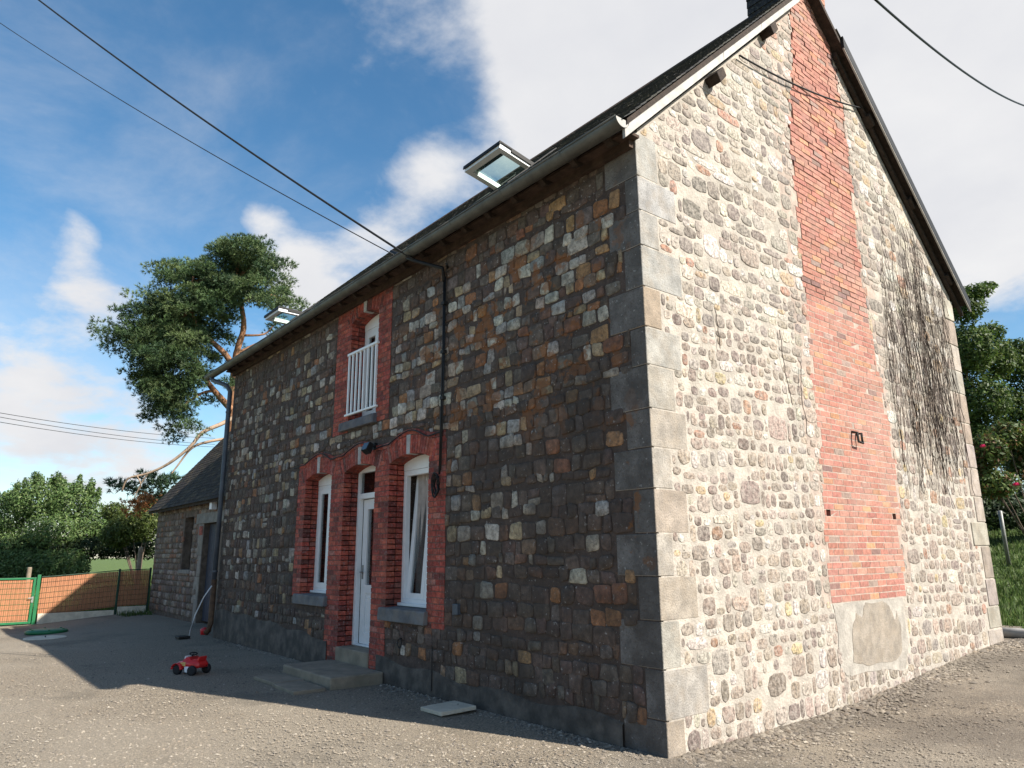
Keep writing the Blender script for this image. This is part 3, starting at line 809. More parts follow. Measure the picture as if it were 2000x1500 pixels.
hd = MB().tube([(-lw+.055, -.03, 1.0), (-lw+.055, -.075, 1.0), (-lw+.17, -.078, 1.0)], .009, 8); hd.box((-lw+.035, -.036, .9), (-lw+.075, -.0305, 1.1))
h_ = hd.build('handle', 'pole_metal', door, loc=(x1-.065, .275, .352)); h_.rotation_euler.z = R(-4)
MB().box((-5.98+.002, -.03, -.1), (-5.0-.002, .5, .325)).build('threshold', 'slab', house, bevel=.012)
# railing
rl = MB(); y = -.03
rail = MB().box((-5.97, y-.022, 4.63), (-5.01, y+.022, 4.668)).box((-6.0, y-.02, 3.675), (-4.99, y+.02, 3.705)).build('railing', 'pvc', house, bevel=.004)
for k in range(8):
    x = -5.93+k*.124; MB().box((x-.014, y-.012, 3.705), (x+.014, y+.012, 4.63)).build('bar', 'pvc', rail)
# interior so the panes look into dark rooms
rm = MB(); rm.box((-LEN+.3, .9, .2), (-.5, WID-.4, .3)); rm.box((-LEN+.3, .5, 3.0), (-.5, WID-.4, 3.15)); rm.box((-LEN+.3, .5, 5.50), (-.5, WID-.4, 5.6)); rm.box((-LEN+.3, 3.2, .3), (-.5, 3.3, 5.5))
rm.build('interior', 'room', house)
rw = MB(); rw.box((-LEN, WID-.4, -.3), (-.505, WID, 5.6)); rw.prism([(.505, -.3), (WID-.405, -.3), (WID-.405, H), (WID/2, H+WID/2-.05), (.505, H+.45)], -LEN, -LEN+.4, 0)
rw.build('rear_wall', 'gable_mortar', house)

# ---- roof
def slates(m, x0, x1, y0, z0, length, sgn, pitch, exp=.115, w=.22, holes=()):
    cp, sp = math.cos(pitch), math.sin(pitch); n = int(length/exp)
    for k in range(n+1):
        s0 = k*exp-.04; x = x0-(w/2 if k % 2 else 0)
        while x < x1:
            a, b = max(x, x0)+.003, min(x+w, x1)-.003; x += w
            if b-a < .04: continue
            t = U(.005, .011); dz = U(0, .004); s1 = min(s0+exp*1.9, length); s_ = s0+U(-.006, .006)
            if any(h[0] < (a+b)/2 < h[1] and h[2] < s0+.06 < h[3] for h in holes): continue
            def P(s, hgt): return (y0+sgn*(s*cp-hgt*sp), z0+s*sp+hgt*cp)
            (ya, za), (yb, zb2), (yc, zc), (yd, zd) = P(s_, .016+dz), P(s1, .004), P(s1, -.003), P(s_, .016-t+dz)
            v = [(a, ya, za), (b, ya, za), (b, yb, zb2), (a, yb, zb2), (a, yd, zd), (b, yd, zd), (b, yc, zc), (a, yc, zc)]
            f = [(0, 1, 2, 3), (4, 5, 1, 0), (5, 6, 2, 1), (7, 4, 0, 3)]
            if sgn < 0: f = [q[::-1] for q in f]
            m.add(v, f, pick([((.055, .055, .056), 5), ((.075, .072, .065), 3), ((.045, .046, .05), 3), ((.10, .095, .075), 1.2)]))
EY, EZ, RIDZ = -.30, 5.55, 9.45       # eave edge of the slates, ridge height
TS = (RIDZ-EZ)/(WID/2-EY); PIT_R = math.atan(TS)
RX0, RX1 = -LEN-.14, .17
RID = WID/2; SL = (RID-EY)/math.cos(PIT_R)
RB = MB()   # boarding under the slates
RB.prism([(EY+.02, EZ-.0), (RID, RIDZ-.02), (RID, RIDZ-.10), (EY+.02, EZ-.06)], RX0+.02, RX1-.02, 0)
RB.prism([(WID-EY-.02, EZ), (WID-EY-.02, EZ-.06), (RID, RIDZ-.10), (RID, RIDZ-.02)], RX0+.02, RX1-.02, 0)
roof = RB.build('roof', 'old_wood', house)
sm = MB()
SKY = [(-3.96, -3.10, .75, 6.51), (-11.25, -10.45, .45, 6.33)]
slates(sm, RX0, RX1, EY, EZ, SL-.05, 1, PIT_R, holes=[(-.66, 0.2, 5.18, 6.2)])
slates(sm, RX0, RX1, WID-EY, EZ, SL-.05, -1, PIT_R, holes=[(-.66, .2, 4.75, 6.2)])
tag(sm.build('slates', 'slate', roof), kind='stuff')
rd = MB()
for k in range(34):
    a = RX0+.02+k*.345
    if a > -.9: break
    rd.prism([(RID-.13, RIDZ-.12), (RID-.03, RIDZ+.02), (RID+.03, RIDZ+.02), (RID+.13, RIDZ-.12)], a, a+.335, 0, (.10, .06, .045))
rd.build('ridge_tiles', 'slate', roof)
# verge boards
bb = MB(); zf = lambda y: EZ+TS*(y-EY)
for a, b in ((-.30, 1.45), (1.455, 2.35), (2.355, 3.42)):
    o = MB().prism([(a, zf(a)-.20), (b, zf(b)-.20), (b, zf(b)-.035), (a, zf(a)-.035)], .10, .135, 0); o.build('bargeboard', 'barge_white', roof, bevel=.004)
zr = lambda y: EZ+TS*(WID-EY-y)
MB().prism([(4.48, zr(4.48)-.16), (7.92, zr(7.92)-.16), (7.92, zr(7.92)+.02), (4.48, zr(4.48)+.02)], .152, .192, 0).build('bargeboard', 'barge_black', roof)
MB().prism([(4.48, zr(4.48)-.185), (7.92, zr(7.92)-.185), (7.92, zr(7.92)-.17), (4.48, zr(4.48)-.17)], .166, .188, 0).build('verge_strip', 'barge_white', roof)
MB().prism([(4.48, zr(4.48)-.25), (7.9, zr(7.9)-.25), (7.9, zr(7.9)-.165), (4.48, zr(4.48)-.165)], .02, .07, 0).build('verge_rafter', 'old_wood', roof)
# eave: cornice board, rafter feet, gutter
MB().box((-LEN-.05, -.19, 5.50), (.05, .0, 5.53)).box((-LEN, -.07, 5.42), (-.02, -.015, 5.50)).build('eave_board', 'soffit', roof)
for k in range(24):
    x = -LEN+.2+k*.485; MB().prism([(-.27, 5.50), (-.19, 5.44), (.0, 5.54), (0., 5.72)], x, x+.07, 0).build('rafter_foot', 'old_wood', roof)
def gutter(x0, x1, y, z, r, seg):
    root = None; x = x0
    while x < x1-.01:
        xe = min(x+seg, x1); m = MB(); n = 12; vs = []
        for xx in (x+.004, xe-.004):
            for rr in (r, r-.006):
                for k in range(n+1):
                    g = math.pi+math.pi*k/n; vs.append((xx, y+rr*math.cos(g), z+rr*math.sin(g)))
        q = n+1; fs = []
        for k in range(n):
            fs += [(k, k+1, 2*q+k+1, 2*q+k), (q+k+1, q+k, 3*q+k, 3*q+k+1)]
        fs += [(0, 2*q, 3*q, q), (n, q+n, 3*q+n, 2*q+n)]
        m.add(vs, [f[::-1] for f in fs]); m.tube([(x, y-r, z), (xe, y-r, z)], .011, 6)
        if root is None: root = m.build('gutter', 'zinc', house, True)
        else: m.build('gutter_length', 'zinc', root, True)
        b = MB(); vs = []
        for xx in (xe-.012, xe+.012):
            for k in range(n+1):
                g = math.pi+math.pi*k/n; vs.append((xx, y+(r+.005)*math.cos(g), z+(r+.005)*math.sin(g)))
        b.add(vs, [(k, q+k, q+k+1, k+1) for k in range(n)]); b.build('joint_band', 'zinc', root, True)
        x = xe
    e = MB(); e.prism([(y+r*math.cos(math.pi+math.pi*k/12), z+r*math.sin(math.pi+math.pi*k/12)) for k in range(13)], x1-.003, x1+.006, 0); e.build('end_cap', 'barge_white', root)
gutter(-LEN-.85, .13, EY-.035, EZ-.02, .085, .98)
# downpipe
gx = -LEN+.08
dp = MB(); dp.tube([(-LEN-.55, EY-.035, EZ-.09), (-LEN-.50, EY-.03, EZ-.16), (-LEN-.02, -.15, 5.20), (gx, -.11, 5.05), (gx, -.11, 3.2), (gx, -.11, 1.10)], .048, 12)
pipe = dp.build('downpipe', 'zinc_dark', house, True)
MB().tube([(gx, -.11, 1.14), (gx, -.11, .28), (gx+.01, -.14, .16), (gx+.02, -.2, .1)], .056, 12).build('cast_iron_foot', 'rust_pipe', pipe, True)
for z in (4.6, 2.9, 1.3): MB().tube([(gx, -.11, z-.02), (gx, -.11, z+.02)], .058, 12).build('pipe_clip', 'zinc_dark', pipe)
# roof windows, swung open on their pivots
for i, (x0, x1, yo, c) in enumerate(SKY):
    h = .60 if i == 0 else .50
    yp = yo+h; zp = EZ+TS*(yp-EY)+.03; up = math.atan2(c+yo-zp, h)   # sash rises a little outwards
    base = MB()
    cs, sn = math.cos(PIT_R), math.sin(PIT_R)
    def onroof(a, hgt): return (yp+a*cs-hgt*sn, zp-.03+a*sn+hgt*cs)
    for a0, a1 in ((-h-.06, -h), (h, h+.06)):
        base.prism([onroof(a0, -.05), onroof(a1, -.05), onroof(a1, .03), onroof(a0, .03)], x0-.05, x1+.05, 0)
    for xa in (x0-.05, x1): base.prism([onroof(-h, -.05), onroof(h, -.05), onroof(h, .03), onroof(-h, .03)], xa, xa+.05, 0)
    sk = base.build('roof_window', 'barge_black', house)
    def sash(a, hgt): return (yp-a*math.cos(up)+hgt*math.sin(up), zp+a*math.sin(up)+hgt*math.cos(up))
    s = MB()
    for a0, a1 in ((-h, -h+.09), (h-.09, h)): s.prism([sash(a0, -.045), sash(a0, .03), sash(a1, .03), sash(a1, -.045)], x0, x1, 0)
    for xa in (x0, x1-.09): s.prism([sash(-h+.09, -.044), sash(-h+.09, .029), sash(h-.09, .029), sash(h-.09, -.044)], xa, xa+.09, 0)
    s.build('sash', 'pvc', sk)
    cv = MB(); cv.prism([sash(h-.2, .031), sash(h-.2, .055), sash(h+.025, .055), sash(h+.025, -.0), sash(h+.008, -.0), sash(h+.008, .031)], x0-.02, x1+.02, 0)
    for xa in (x0-.02, x1+.004): cv.prism([sash(-h, -.01), sash(-h, .054), sash(h-.2, .054), sash(h-.2, -.01)], xa, xa+.016, 0)
    for xa in (x0-.019, x1-.03): cv.prism([sash(-h, .031), sash(-h, .054), sash(h-.2, .054), sash(h-.2, .031)], xa+.001, xa+.048, 0)
    cv.build('sash_cover', 'barge_black', sk)
    MB().prism([sash(-h+.08, .0), sash(-h+.08, .012), sash(h-.08, .012), sash(h-.08, .0)], x0+.08, x1-.08, 0).build('pane', 'roof_glass', sk)
# wall lamp over the door
lx = -5.02
lamp = thing('flood_lamp', 'small black flood lamp fixed between the brick arches above the door', 'lamp', loc=(lx, -.03, 3.10))
MB().box((-.03, -.02, -.05), (.03, .03, .05)).tube([(0, -.01, 0), (0, -.10, -.02)], .012).build('bracket', 'black', lamp)
MB().prism([(-.17, -.06), (-.09, -.12), (-.05, .02), (-.12, .05)], -.085, .085, 0).build('housing', 'black', lamp, bevel=.006)
MB().add([(-.07, -.171, -.055), (.07, -.171, -.055), (.07, -.125, .043), (-.07, -.125, .043)], [(0, 1, 2, 3)]).build('lens', 'glass', lamp)

# ------------------------------------------------------------------ outbuilding
OY, OX0, OX1, OH = .65, -19.83, -11.56, 2.95
ob = thing('outbuilding', 'low stone outbuilding with steep dark slate roof joined to the far end of house', 'outbuilding')
DO, WO = (-15.1, -13.8, -.08, 2.40), (-16.85, -16.05, 1.26, 2.62)
wm = MB()
for a, b, c, d in ((OX0, WO[0], -.3, OH), (WO[0], WO[1], -.3, WO[2]), (WO[0], WO[1], WO[3], OH), (WO[1], DO[0], -.3, OH), (DO[0], DO[1], DO[3], OH), (DO[1], OX1, -.3, OH)): wm.box((a, OY, c), (b, OY+.45, d))
wm.prism([(OY+.451, -.3), (6.8, -.3), (6.8, OH), (3.725, OH+3.6), (OY+.451, OH+.48)], OX0, OX0+.45, 0)
wm.box((OX0+.451, 6.3, -.3), (OX1, 6.8, OH))
MT['ob_stone'] = mat('ob_stone', attr=True, var=.4, vs=14, bump=.6, bs=50, dark=(2.5, .4, (.10, .07, .055)))
MT['ob_mortar'] = mat('ob_mortar', (.15, .115, .09), var=.4, vs=8, bump=.8, bs=40, dark=(1., .5, (.08, .06, .05)))
obw = wm.build('wall', 'ob_mortar', ob)
so2 = []; z = .1
while z < OH-.05:
    h = U(.12, .2); x = OX0+.02
    while x < OX1:
        w = U(.14, .34); a, b, c, d = x, min(x+w, OX1), z, min(z+h, OH-.02); x += w
        mid = ((a+b)/2, (c+d)/2)
        if any(q[0]-.25 < mid[0] < q[1]+.25 and q[2]-.1 < mid[1] < q[3]+.22 for q in (DO,)) or any(q[0]-.05 < mid[0] < q[1]+.05 and q[2]-.08 < mid[1] < q[3]+.08 for q in (WO,)): continue
        g = .012; P = [(a+g+U(-.01, .01), c+g+U(-.01, .01)), (b-g, c+g+U(-.01, .01)), (b-g+U(-.01, .01), d-g), (a+g, d-g+U(-.01, .01))]
        P = thin_out(chaikin(P, .2), 8)
        if area(P) < .002: continue
        so2.append(dict(p=P, d=U(.01, .03), flat=.8, c=pick([((.20, .15, .115), 4), ((.26, .20, .16), 3), ((.15, .11, .09), 3), ((.30, .25, .21), 1.5), ((.26, .14, .09), 1.2)])))
    z += h
lay_stones(so2, FM, lambda a, b: (a, OY, b), 'ob_stone', obw, limit=120)
MB().box((-15.73, OY-.03, 2.402), (-13.5, OY+.25, 2.66), (.22, .215, .20)).build('lintel', 'granite', ob, bevel=.012)
for a, b, c in ((-.15, .55, .30), (.555, 1.1, .42), (1.105, 1.62, .28), (1.625, 2.398, .4)): MB().box((DO[0]-c, OY-.022, a), (DO[0]-.003, OY+.2, b), jit((.26, .235, .21), .1)).build('jamb_block', 'granite', ob, bevel=.012)
MB().box((DO[0]-.28, OY-.035, 2.12), (DO[0]-.02, OY+.1, 2.34), (.36, .09, .06)).build('red_brick_patch', 'brick_front', ob)
dr = MB().box((DO[0]+.02, OY+.16, .05), (DO[1]-.02, OY+.18, DO[3])).build('door', 'door_blue', ob)
for k in range(8):
    a = DO[0]+.02+k*.145; MB().box((a+.004, OY+.13, .06), (a+.141, OY+.161, DO[3]-.01)).build('plank', 'door_blue', dr, bevel=.003)
wf = MB(); ring(wf, WO[0], WO[1], WO[2], WO[3], OY+.2, OY+.25, .05); wf.box(((WO[0]+WO[1])/2-.02, OY+.21, WO[2]), ((WO[0]+WO[1])/2+.02, OY+.24, WO[3]))
wf = wf.build('window', 'old_wood', ob); MB().box((WO[0]+.03, OY+.222, WO[2]+.03), (WO[1]-.03, OY+.226, WO[3]-.03)).build('pane', 'glass', wf)
MB().box((WO[0]-.12, OY-.04, WO[2]-.10), (WO[1]+.10, OY+.22, WO[2]-.002), (.24, .22, .2)).build('sill', 'granite', ob, bevel=.01)
MB().box((WO[0]-.02, OY+.4, WO[2]-.1), (WO[1]+.02, OY+.46, WO[3]+.1)).build('room_dark', 'room', ob)
OP = R(50); OEY, OEZ = OY-.22, 2.95; ol = 5.1
om = MB(); cp, sp = math.cos(OP), math.sin(OP)
om.prism([(OEY+.02, OEZ-.01), (OEY+ol*cp, OEZ+ol*sp-.02), (OEY+ol*cp, OEZ+ol*sp-.1), (OEY+.02, OEZ-.09)], OX0-.35, OX1-.01, 0)
orf = om.build('roof', 'old_wood', ob)
om2 = MB(); om2.prism([(OEY+ol*cp, OEZ+ol*sp-.02), (2*(OEY+ol*cp)-OEY, OEZ-.01), (2*(OEY+ol*cp)-OEY, OEZ-.09), (OEY+ol*cp, OEZ+ol*sp-.1)], OX0-.35, OX1-.01, 0); om2.build('rear_slope', 'slate', orf)
os_ = MB(); slates(os_, OX0-.37, OX1-.005, OEY, OEZ, ol, 1, OP, .13, .24); os_.c = [(c[0]*.75, c[1]*.62, c[2]*.55) for c in os_.c]; tag(os_.build('slates', 'slate', orf), kind='stuff')
MB().box((-14.25, OY-.17, 2.70), (-14.08, OY-.035, 2.93)).build('meter_box', 'white_plastic', ob, bevel=.01)

# ------------------------------------------------------------------ things in the yard
MB().box((-6.05, -.76, -.05), (-4.55, -.032, .145)).build('doorstep', 'slab', None, bevel=.02)
tag(bpy.data.objects['doorstep'], 'thick concrete doorstep slab below the white front door', 'step')
for i, (x, lab) in enumerate(((-5.99, 'flat paving slab beside doorstep, the farther of the pair'), (-5.25, 'flat paving slab beside doorstep, the nearer of the pair'))):
    o = MB().prism([(0, 0), (.70, .0), (.70, .40), (.0, .40)], 0, .045, 2).build('paving_slab', 'slab', None, loc=(x, -1.18-.02*i, .0), bevel=.008); o.rotation_euler.z = R(1.5-3*i); tag(o, lab, 'paving slab', 'paving slabs by the doorstep')
o = MB().prism([(-.22, -.21), (.22, -.21), (.22, .21), (-.22, .21)], 0, .04, 2).build('access_cover', 'slab_pale', None, loc=(-2.62, -.34, .015), bevel=.006); o.rotation_euler = (R(2), R(-2), R(-4))
MB().lathe([(.0, .040), (.012, .0402), (.012, .043), (.0, .043)], (0, .12, 0), 2, 8).build('lifting_hole', 'black', o)
tag(o, 'pale square concrete cover lying against the foot of the front wall', 'cover')
cvr = thing('septic_lid', 'green plastic tank lid set in the gravel near the gate', 'lid', loc=(-16.7, -2.25, -.13))
MB().lathe([(.44, 0), (.44, .05), (.40, .075), (.10, .09), (.0, .09)], (0, 0, 0), 2, 24).build('cover', 'green_paint', cvr, True)
for k in range(6): MB().tube([(.36*math.cos(k*1.05), .36*math.sin(k*1.05), .075), (.36*math.cos(k*1.05), .36*math.sin(k*1.05), .095)], .025, 8).build('bolt', 'green_paint', cvr)
cv2 = thing('concrete_lid', 'round grey concrete lid flush in the gravel beside the green lid', 'lid', loc=(-14.8, -2.5, -.10))
MB().lathe([(.40, -.02), (.40, .03), (.385, .04), (.0, .04)], (0, 0, 0), 2, 28).build('cover', 'slab_pale', cv2)
MB().tube([(-.05, 0, .04), (-.04, 0, .06), (.04, 0, .06), (.05, 0, .04)], .008).build('ring_pull', 'iron', cv2)

def toy():
    t = thing('toy_car', 'small red ride-on toy car with black wheels standing in the shade', 'toy', loc=(-7.05, -1.66, .0)); t.rotation_euler.z = R(28); t.scale = (.76, .76, .72)
    # x across the view, front towards -y
    prof = [(-.27, .13), (-.27, .20), (-.22, .235), (-.12, .25), (-.08, .31), (.0, .325), (.06, .27), (.14, .265), (.23, .25), (.27, .19), (.25, .13)]
    b = MB()
    n = len(prof)
    for (ya, yb, s0, s1) in ((-.15, -.10, .86, 1.), (-.10, .10, 1., 1.), (.10, .15, 1., .86)):
        vs = [(x*s0, ya, .13+(z-.13)*s0) for x, z in prof]+[(x*s1, yb, .13+(z-.13)*s1) for x, z in prof]
        fs = [(i, (i+1) % n, n+(i+1) % n, n+i) for i in range(n)]
        if ya == -.15: fs.append(tuple(range(n))[::-1])
        if yb == .15: fs.append(tuple(range(n, 2*n)))
        b.add(vs, [f[::-1] for f in fs])
    b.build('body', 'red_plastic', t, True)
    for x in (-.18, .17):
        for y in (-.17, .17):
            w = MB().lathe([(.05, -.035), (.085, -.032), (.092, -.01), (.092, .01), (.085, .032), (.05, .035)], (0, 0, 0), 1, 20).build('wheel', 'tyre', t, True, loc=(x, y, .092))
            MB().lathe([(.045, -.038), (.05, -.036), (.05, .036), (.045, .038)], (0, 0, 0), 1, 14).build('hub', 'tyre', w)
    for y in (-.175, .175):
        f = MB(); pts = []
        for k in range(9):
            g = math.pi*k/8; pts.append((-.18+.118*math.cos(g), .10+.118*math.sin(g)))
        for k in range(8): f.prism([pts[k], pts[k+1], (pts[k+1][0]*.9-.018, pts[k+1][1]*.9+.01), (pts[k][0]*.9-.018, pts[k][1]*.9+.01)], y-.05, y+.05, 1)
        f.build('mudguard', 'red_plastic', t, True)
    MB().prism([(.02, .06), (.19, .05), (.21, .16), (.0, .16)], -.20, -.155, 1).build('side_step', 'white_plastic', t, bevel=.01)
    MB().add([(-.17, -.1505, .16), (-.02, -.1512, .16), (-.02, -.1512, .235), (-.17, -.1505, .215)], [(0, 1, 2, 3)]).build('sticker', 'yellow_print', t)
    MB().prism([(-.10, .245), (-.075, .245), (-.055, .33), (-.075, .34)], -.12, .12, 1).build('windscreen', 'white_plastic', t)
    s = MB(); s.tube([(-.03, 0, .30), (.0, 0, .37)], .012); c = Vector((.0, 0, .37))
    s.tube([c+Vector((.03*math.cos(k*math.pi/8), .085*math.sin(k*math.pi/8), -.02*math.cos(k*math.pi/8))) for k in range(17)], .012)
    s.build('steering_wheel', 'tyre', t, True)
    MB().prism([(.06, .265), (.23, .25), (.25, .33), (.22, .34), (.19, .285), (.07, .285)], -.09, .09, 1).build('seat', 'red_plastic', t, bevel=.012)
toy()
# cane and red can by the outbuilding door
o = MB().tube([(-11.30, -.20, 1.02), (-11.42, -.30, .80), (-11.62, -.38, .45), (-11.70, -.42, .16), (-11.70, -.43, .0)], .012, 6).build('white_hose', 'white_plastic', None, True); tag(o, 'thin white hose hanging from the downpipe down to the gravel', 'hose')
o = MB().lathe([(.07, 0), (.085, .10), (.085, .14), (.04, .16), (.03, .17)], (0, 0, 0), 2, 14).build('red_can', 'red_plastic', None, True, loc=(-12.35, .05, -.03)); tag(o, 'little red can on the ground beside the foot of the downpipe', 'can')
o = MB().prism([(-.15, -.1), (.15, -.1), (.13, .12), (-.13, .1)], 0, .05, 2).build('boot_scraper', 'iron', None, loc=(-11.75, -.55, 0.01), bevel=.01); tag(o, 'small dark metal grate on gravel below the white hose', 'grate')
# little fittings low on the front wall
o = MB().box((-2.98, -.06, .93), (-2.88, -.005, 1.05)).build('wall_socket', 'zinc_dark', None, bevel=.008); tag(o, 'dark blue outdoor socket low on the front wall', 'socket')
m = MB(); m.tube([(-4.16+.045*math.cos(k*math.pi/8), -.04, .52+.055*math.sin(k*math.pi/8)) for k in range(17)], .007, 6); m.tube([(-4.16, .0, .575), (-4.16, -.045, .575)], .01)
tag(m.build('tether_ring', 'iron', None), 'iron tether ring hanging on wall under right hand ground floor window', 'ring')
tag(MB().tube([(-3.43, -.03, .06), (-3.42, -.034, .55)], .008, 5).build('ground_wire', 'iron', None), 'thin dark earth wire coming out of gravel up the plinth', 'wire')

# ------------------------------------------------------------------ gate and fence
FX = -20.0; FH = 1.24; fz = lambda y: float(gz(FX, y))
def mesh_panel(root, y0, y1, slat_label, wires='wire_dark', z0=.02, z1=FH, sx=FX):
    n = int((y1-y0)/.047); sl = MB().box((-.006, -.0205, 0), (.006, .0205, z1-z0-.03)); base = None
    for k in range(n):
        y = y0+.03+k*.047
        if base is None: base = sl.build('slat', 'fence_slat', root, loc=(sx, y, fz(y)+z0)); continue
        c = base.copy(); C.objects.link(c); c.location = (sx, y, fz(y)+z0)
    w = MB(); zz = z0+.03
    while zz < z1: w.tube([(sx+.018, y0, fz(y0)+zz), (sx+.018, y1, fz(y1)+zz)], .0035, 4); zz += .14
    for k in range(int((y1-y0)/.1)):
        y = y0+.05+k*.1; w.tube([(sx+.022, y, fz(y)+z0), (sx+.022, y, fz(y)+z1)], .0018, 4)
    w.build('wire_mesh', wires, root)
f1 = thing('fence', 'terracotta slatted mesh fence running from the green gate to the outbuilding', 'fence')
mesh_panel(f1, -2.12, -.22, '', z0=.22); mesh_panel(f1, -.18, .62, '', z0=.22)
for y in (-.20, .63): MB().box((FX-.03, y-.025, fz(y)-.1), (FX+.03, y+.025, fz(y)+FH+.04)).build('post', 'wire_dark', f1)
for a, b in ((-2.10, -.24), (-.16, .60)): MB().add([], []).box((FX-.025, a, min(fz(a), fz(b))-.1), (FX+.025, b, (fz(a)+fz(b))/2+.20)).build('gravel_board', 'slab_pale', f1, bevel=.006)
MB().tube([(FX+.02, y_, fz(y_)+FH) for y_ in np.linspace(-2.12, .62, 9)], .012, 6).build('top_rail', 'wire_dark', f1)
g1 = thing('garden_gate', 'bright green framed garden gate filled with terracotta slats', 'gate')
GZ = fz(-2.6)
for y in (-2.18, -3.24): MB().box((FX-.035, y-.04, GZ-.15), (FX+.035, y+.04, GZ+FH+.07)).build('post', 'green_paint', g1, bevel=.005)
gf = MB(); gf.box((FX-.02, -3.18, GZ+.03), (FX+.02, -3.12, GZ+FH)); gf.box((FX-.02, -2.30, GZ+.03), (FX+.02, -2.24, GZ+FH)); gf.box((FX-.019, -3.12, GZ+.03), (FX+.019, -2.30, GZ+.09)); gf.box((FX-.019, -3.12, GZ+FH-.05), (FX+.019, -2.30, GZ+FH))
gf.build('gate_frame', 'green_paint', g1, bevel=.004)
mesh_panel(g1, -3.12, -2.30, '', 'green_paint', .09, FH-.04)
MB().box((FX+.02, -2.30, GZ+.58), (FX+.035, -2.25, GZ+.74)).tube([(FX+.03, -2.275, GZ+.70), (FX+.07, -2.275, GZ+.70), (FX+.072, -2.38, GZ+.70)], .01).build('latch', 'pole_metal', g1)
f2 = thing('fence', 'terracotta slatted fence on the far left side beyond the green gate', 'fence'); mesh_panel(f2, -5.1, -3.29, ''); MB().box((FX-.03, -5.15, -.3), (FX+.03, -5.1, FH)).build('post', 'wire_dark', f2)

# ------------------------------------------------------------------ cables
def sag(a, b, s, n=24): return [a.lerp(b, t)-Vector((0, 0, s*4*t*(1-t))) for t in [i/n for i in range(n+1)]]
anch = Vector((-3.55, -.30, 5.36))
tag(MB().tube(sag(at(60, -12, 13.), anch, .10), .016, 6).build('overhead_cable', 'black', None, True), 'thick black overhead supply cable reaching the front eave of the house', 'cable')
tag(MB().tube(sag(at(-25, 28, 15.), anch+Vector((-.3, -.05, .12)), .13), .008, 5).build('overhead_wire', 'black', None, True), 'thin black overhead wire running below the thick cable to the front eave', 'cable')
cb = MB().tube([anch+Vector((-.5, -.1, .28)), anch, (-3.25, -.08, 5.22), (-3.27, -.04, 5.05)], .026, 8)
cb.tube([(-3.27, -.04, 5.1), (-3.28, -.035, 4.2), (-3.29, -.045, 3.2), (-3.30, -.05, 2.55)], .014, 6); cb.tube([(-3.24, -.04, 5.1), (-3.255, -.035, 3.6), (-3.27, -.05, 2.6)], .009, 6)
drop = cb.build('wall_cable', 'black', None, True); tag(drop, 'black cable clipped vertically down the front wall beside the brick surround', 'cable')
k_ = MB(); c = Vector((-3.34, -.05, 2.42))
for q in range(5): k_.tube([c+Vector((U(-.02, .02)+.05*math.cos(t)*(1+q*.1), -.01*q, .11*math.sin(t)*(1+.1*q))) for t in np.linspace(0, 6.3, 13)], .008, 5)
k_.build('cable_coil', 'black', drop, True)
for z in (4.75, 4.1, 3.5): MB().box((-3.30, -.062, z-.02), (-3.235, -.01, z+.02)).build('clip', 'iron', drop)
MB().tube([(-3.25, .0, 5.24), (-3.10, -.12, 5.22)], .018, 6).build('hook', 'iron', drop)
wv = [(x, -.042, wave(x)-.035+.01*math.sin(x*9)) for x in np.linspace(-7.9, -3.26, 60)]
tag(MB().tube(wv, .010, 5).build('lamp_cable', 'black', None, True), 'thin black cable following the wavy brick arches over the ground floor', 'cable')
gc = [Vector((.05, 1.93, 7.36)).lerp(Vector((.06, 5.32, 8.06)), t)-Vector((0, 0, .10*4*t*(1-t))) for t in np.linspace(0, 1, 16)]
tag(MB().tube(gc, .012, 5).build('gable_cable', 'black', None, True), 'dark cable strung across brick chimney breast near the top of gable', 'cable')
tag(MB().tube(sag(at(1695, -14, 12.), at(2015, 211, 22.), .35), .022, 6).build('overhead_cable', 'black', None, True), 'thick black overhead cable passing behind the gable at the upper right', 'cable')
for (a, b, lab) in (((-20, 803, 40), (420, 856, 60), 'uppermost of three thin distant overhead wires at left'), ((-20, 811, 40), (420, 868, 60), 'middle one of three thin distant overhead wires at left'), ((-20, 821, 40), (420, 873, 60), 'lowest of three thin distant overhead wires at left')):
    tag(MB().tube(sag(at(*a), at(*b), .25), .016, 4).build('distant_wire', 'black', None), lab, 'wire', 'distant overhead wires')

# ------------------------------------------------------------------ dried creeper on the gable
def creeper():
    m = MB()
    for k in range(125):
        y0 = np.clip(U(5.25, 7.35) if U(0, 1) < .6 else random.gauss(6.4, .4), 5.15, 7.3); top = min(gtop(y0)-.25, U(4.2, 7.0)); z0 = U(2.25, 3.4) if U(0, 1) < .6 else U(3., 4.8)
        if top-z0 < .6: continue
        lean = U(-.18, .04); y = y0+lean*1.5; z = top; pts = []
        vy = U(-.1, .1)
        while z > z0:
            pts.append((.022+U(0, .02), y, z)); z -= U(.09, .17); vy = vy*.6+U(-.035, .035)-.004; y = float(np.clip(y+vy-lean*.05, 4.95, 7.5))
        if len(pts) < 4: continue
        r = U(.002, .0055); m.tube(pts, [r*(1.2-.7*(1-i/len(pts))) for i in range(len(pts))], 3, None, False)
        for q in range(random.randint(1, 4)):
            p = Vector(random.choice(pts)); d = random.choice((-1, 1)); tw = [p]
            for s in range(4): tw.append(tw[-1]+Vector((U(-.004, .004), d*U(.015, .05), -U(.03, .1))))
            m.tube(tw, .003, 3, None, False)
    return m
tag(creeper().build('dried_creeper', 'vine', None), 'leafless dried creeper stems clinging to the right part of the gable', 'creeper')
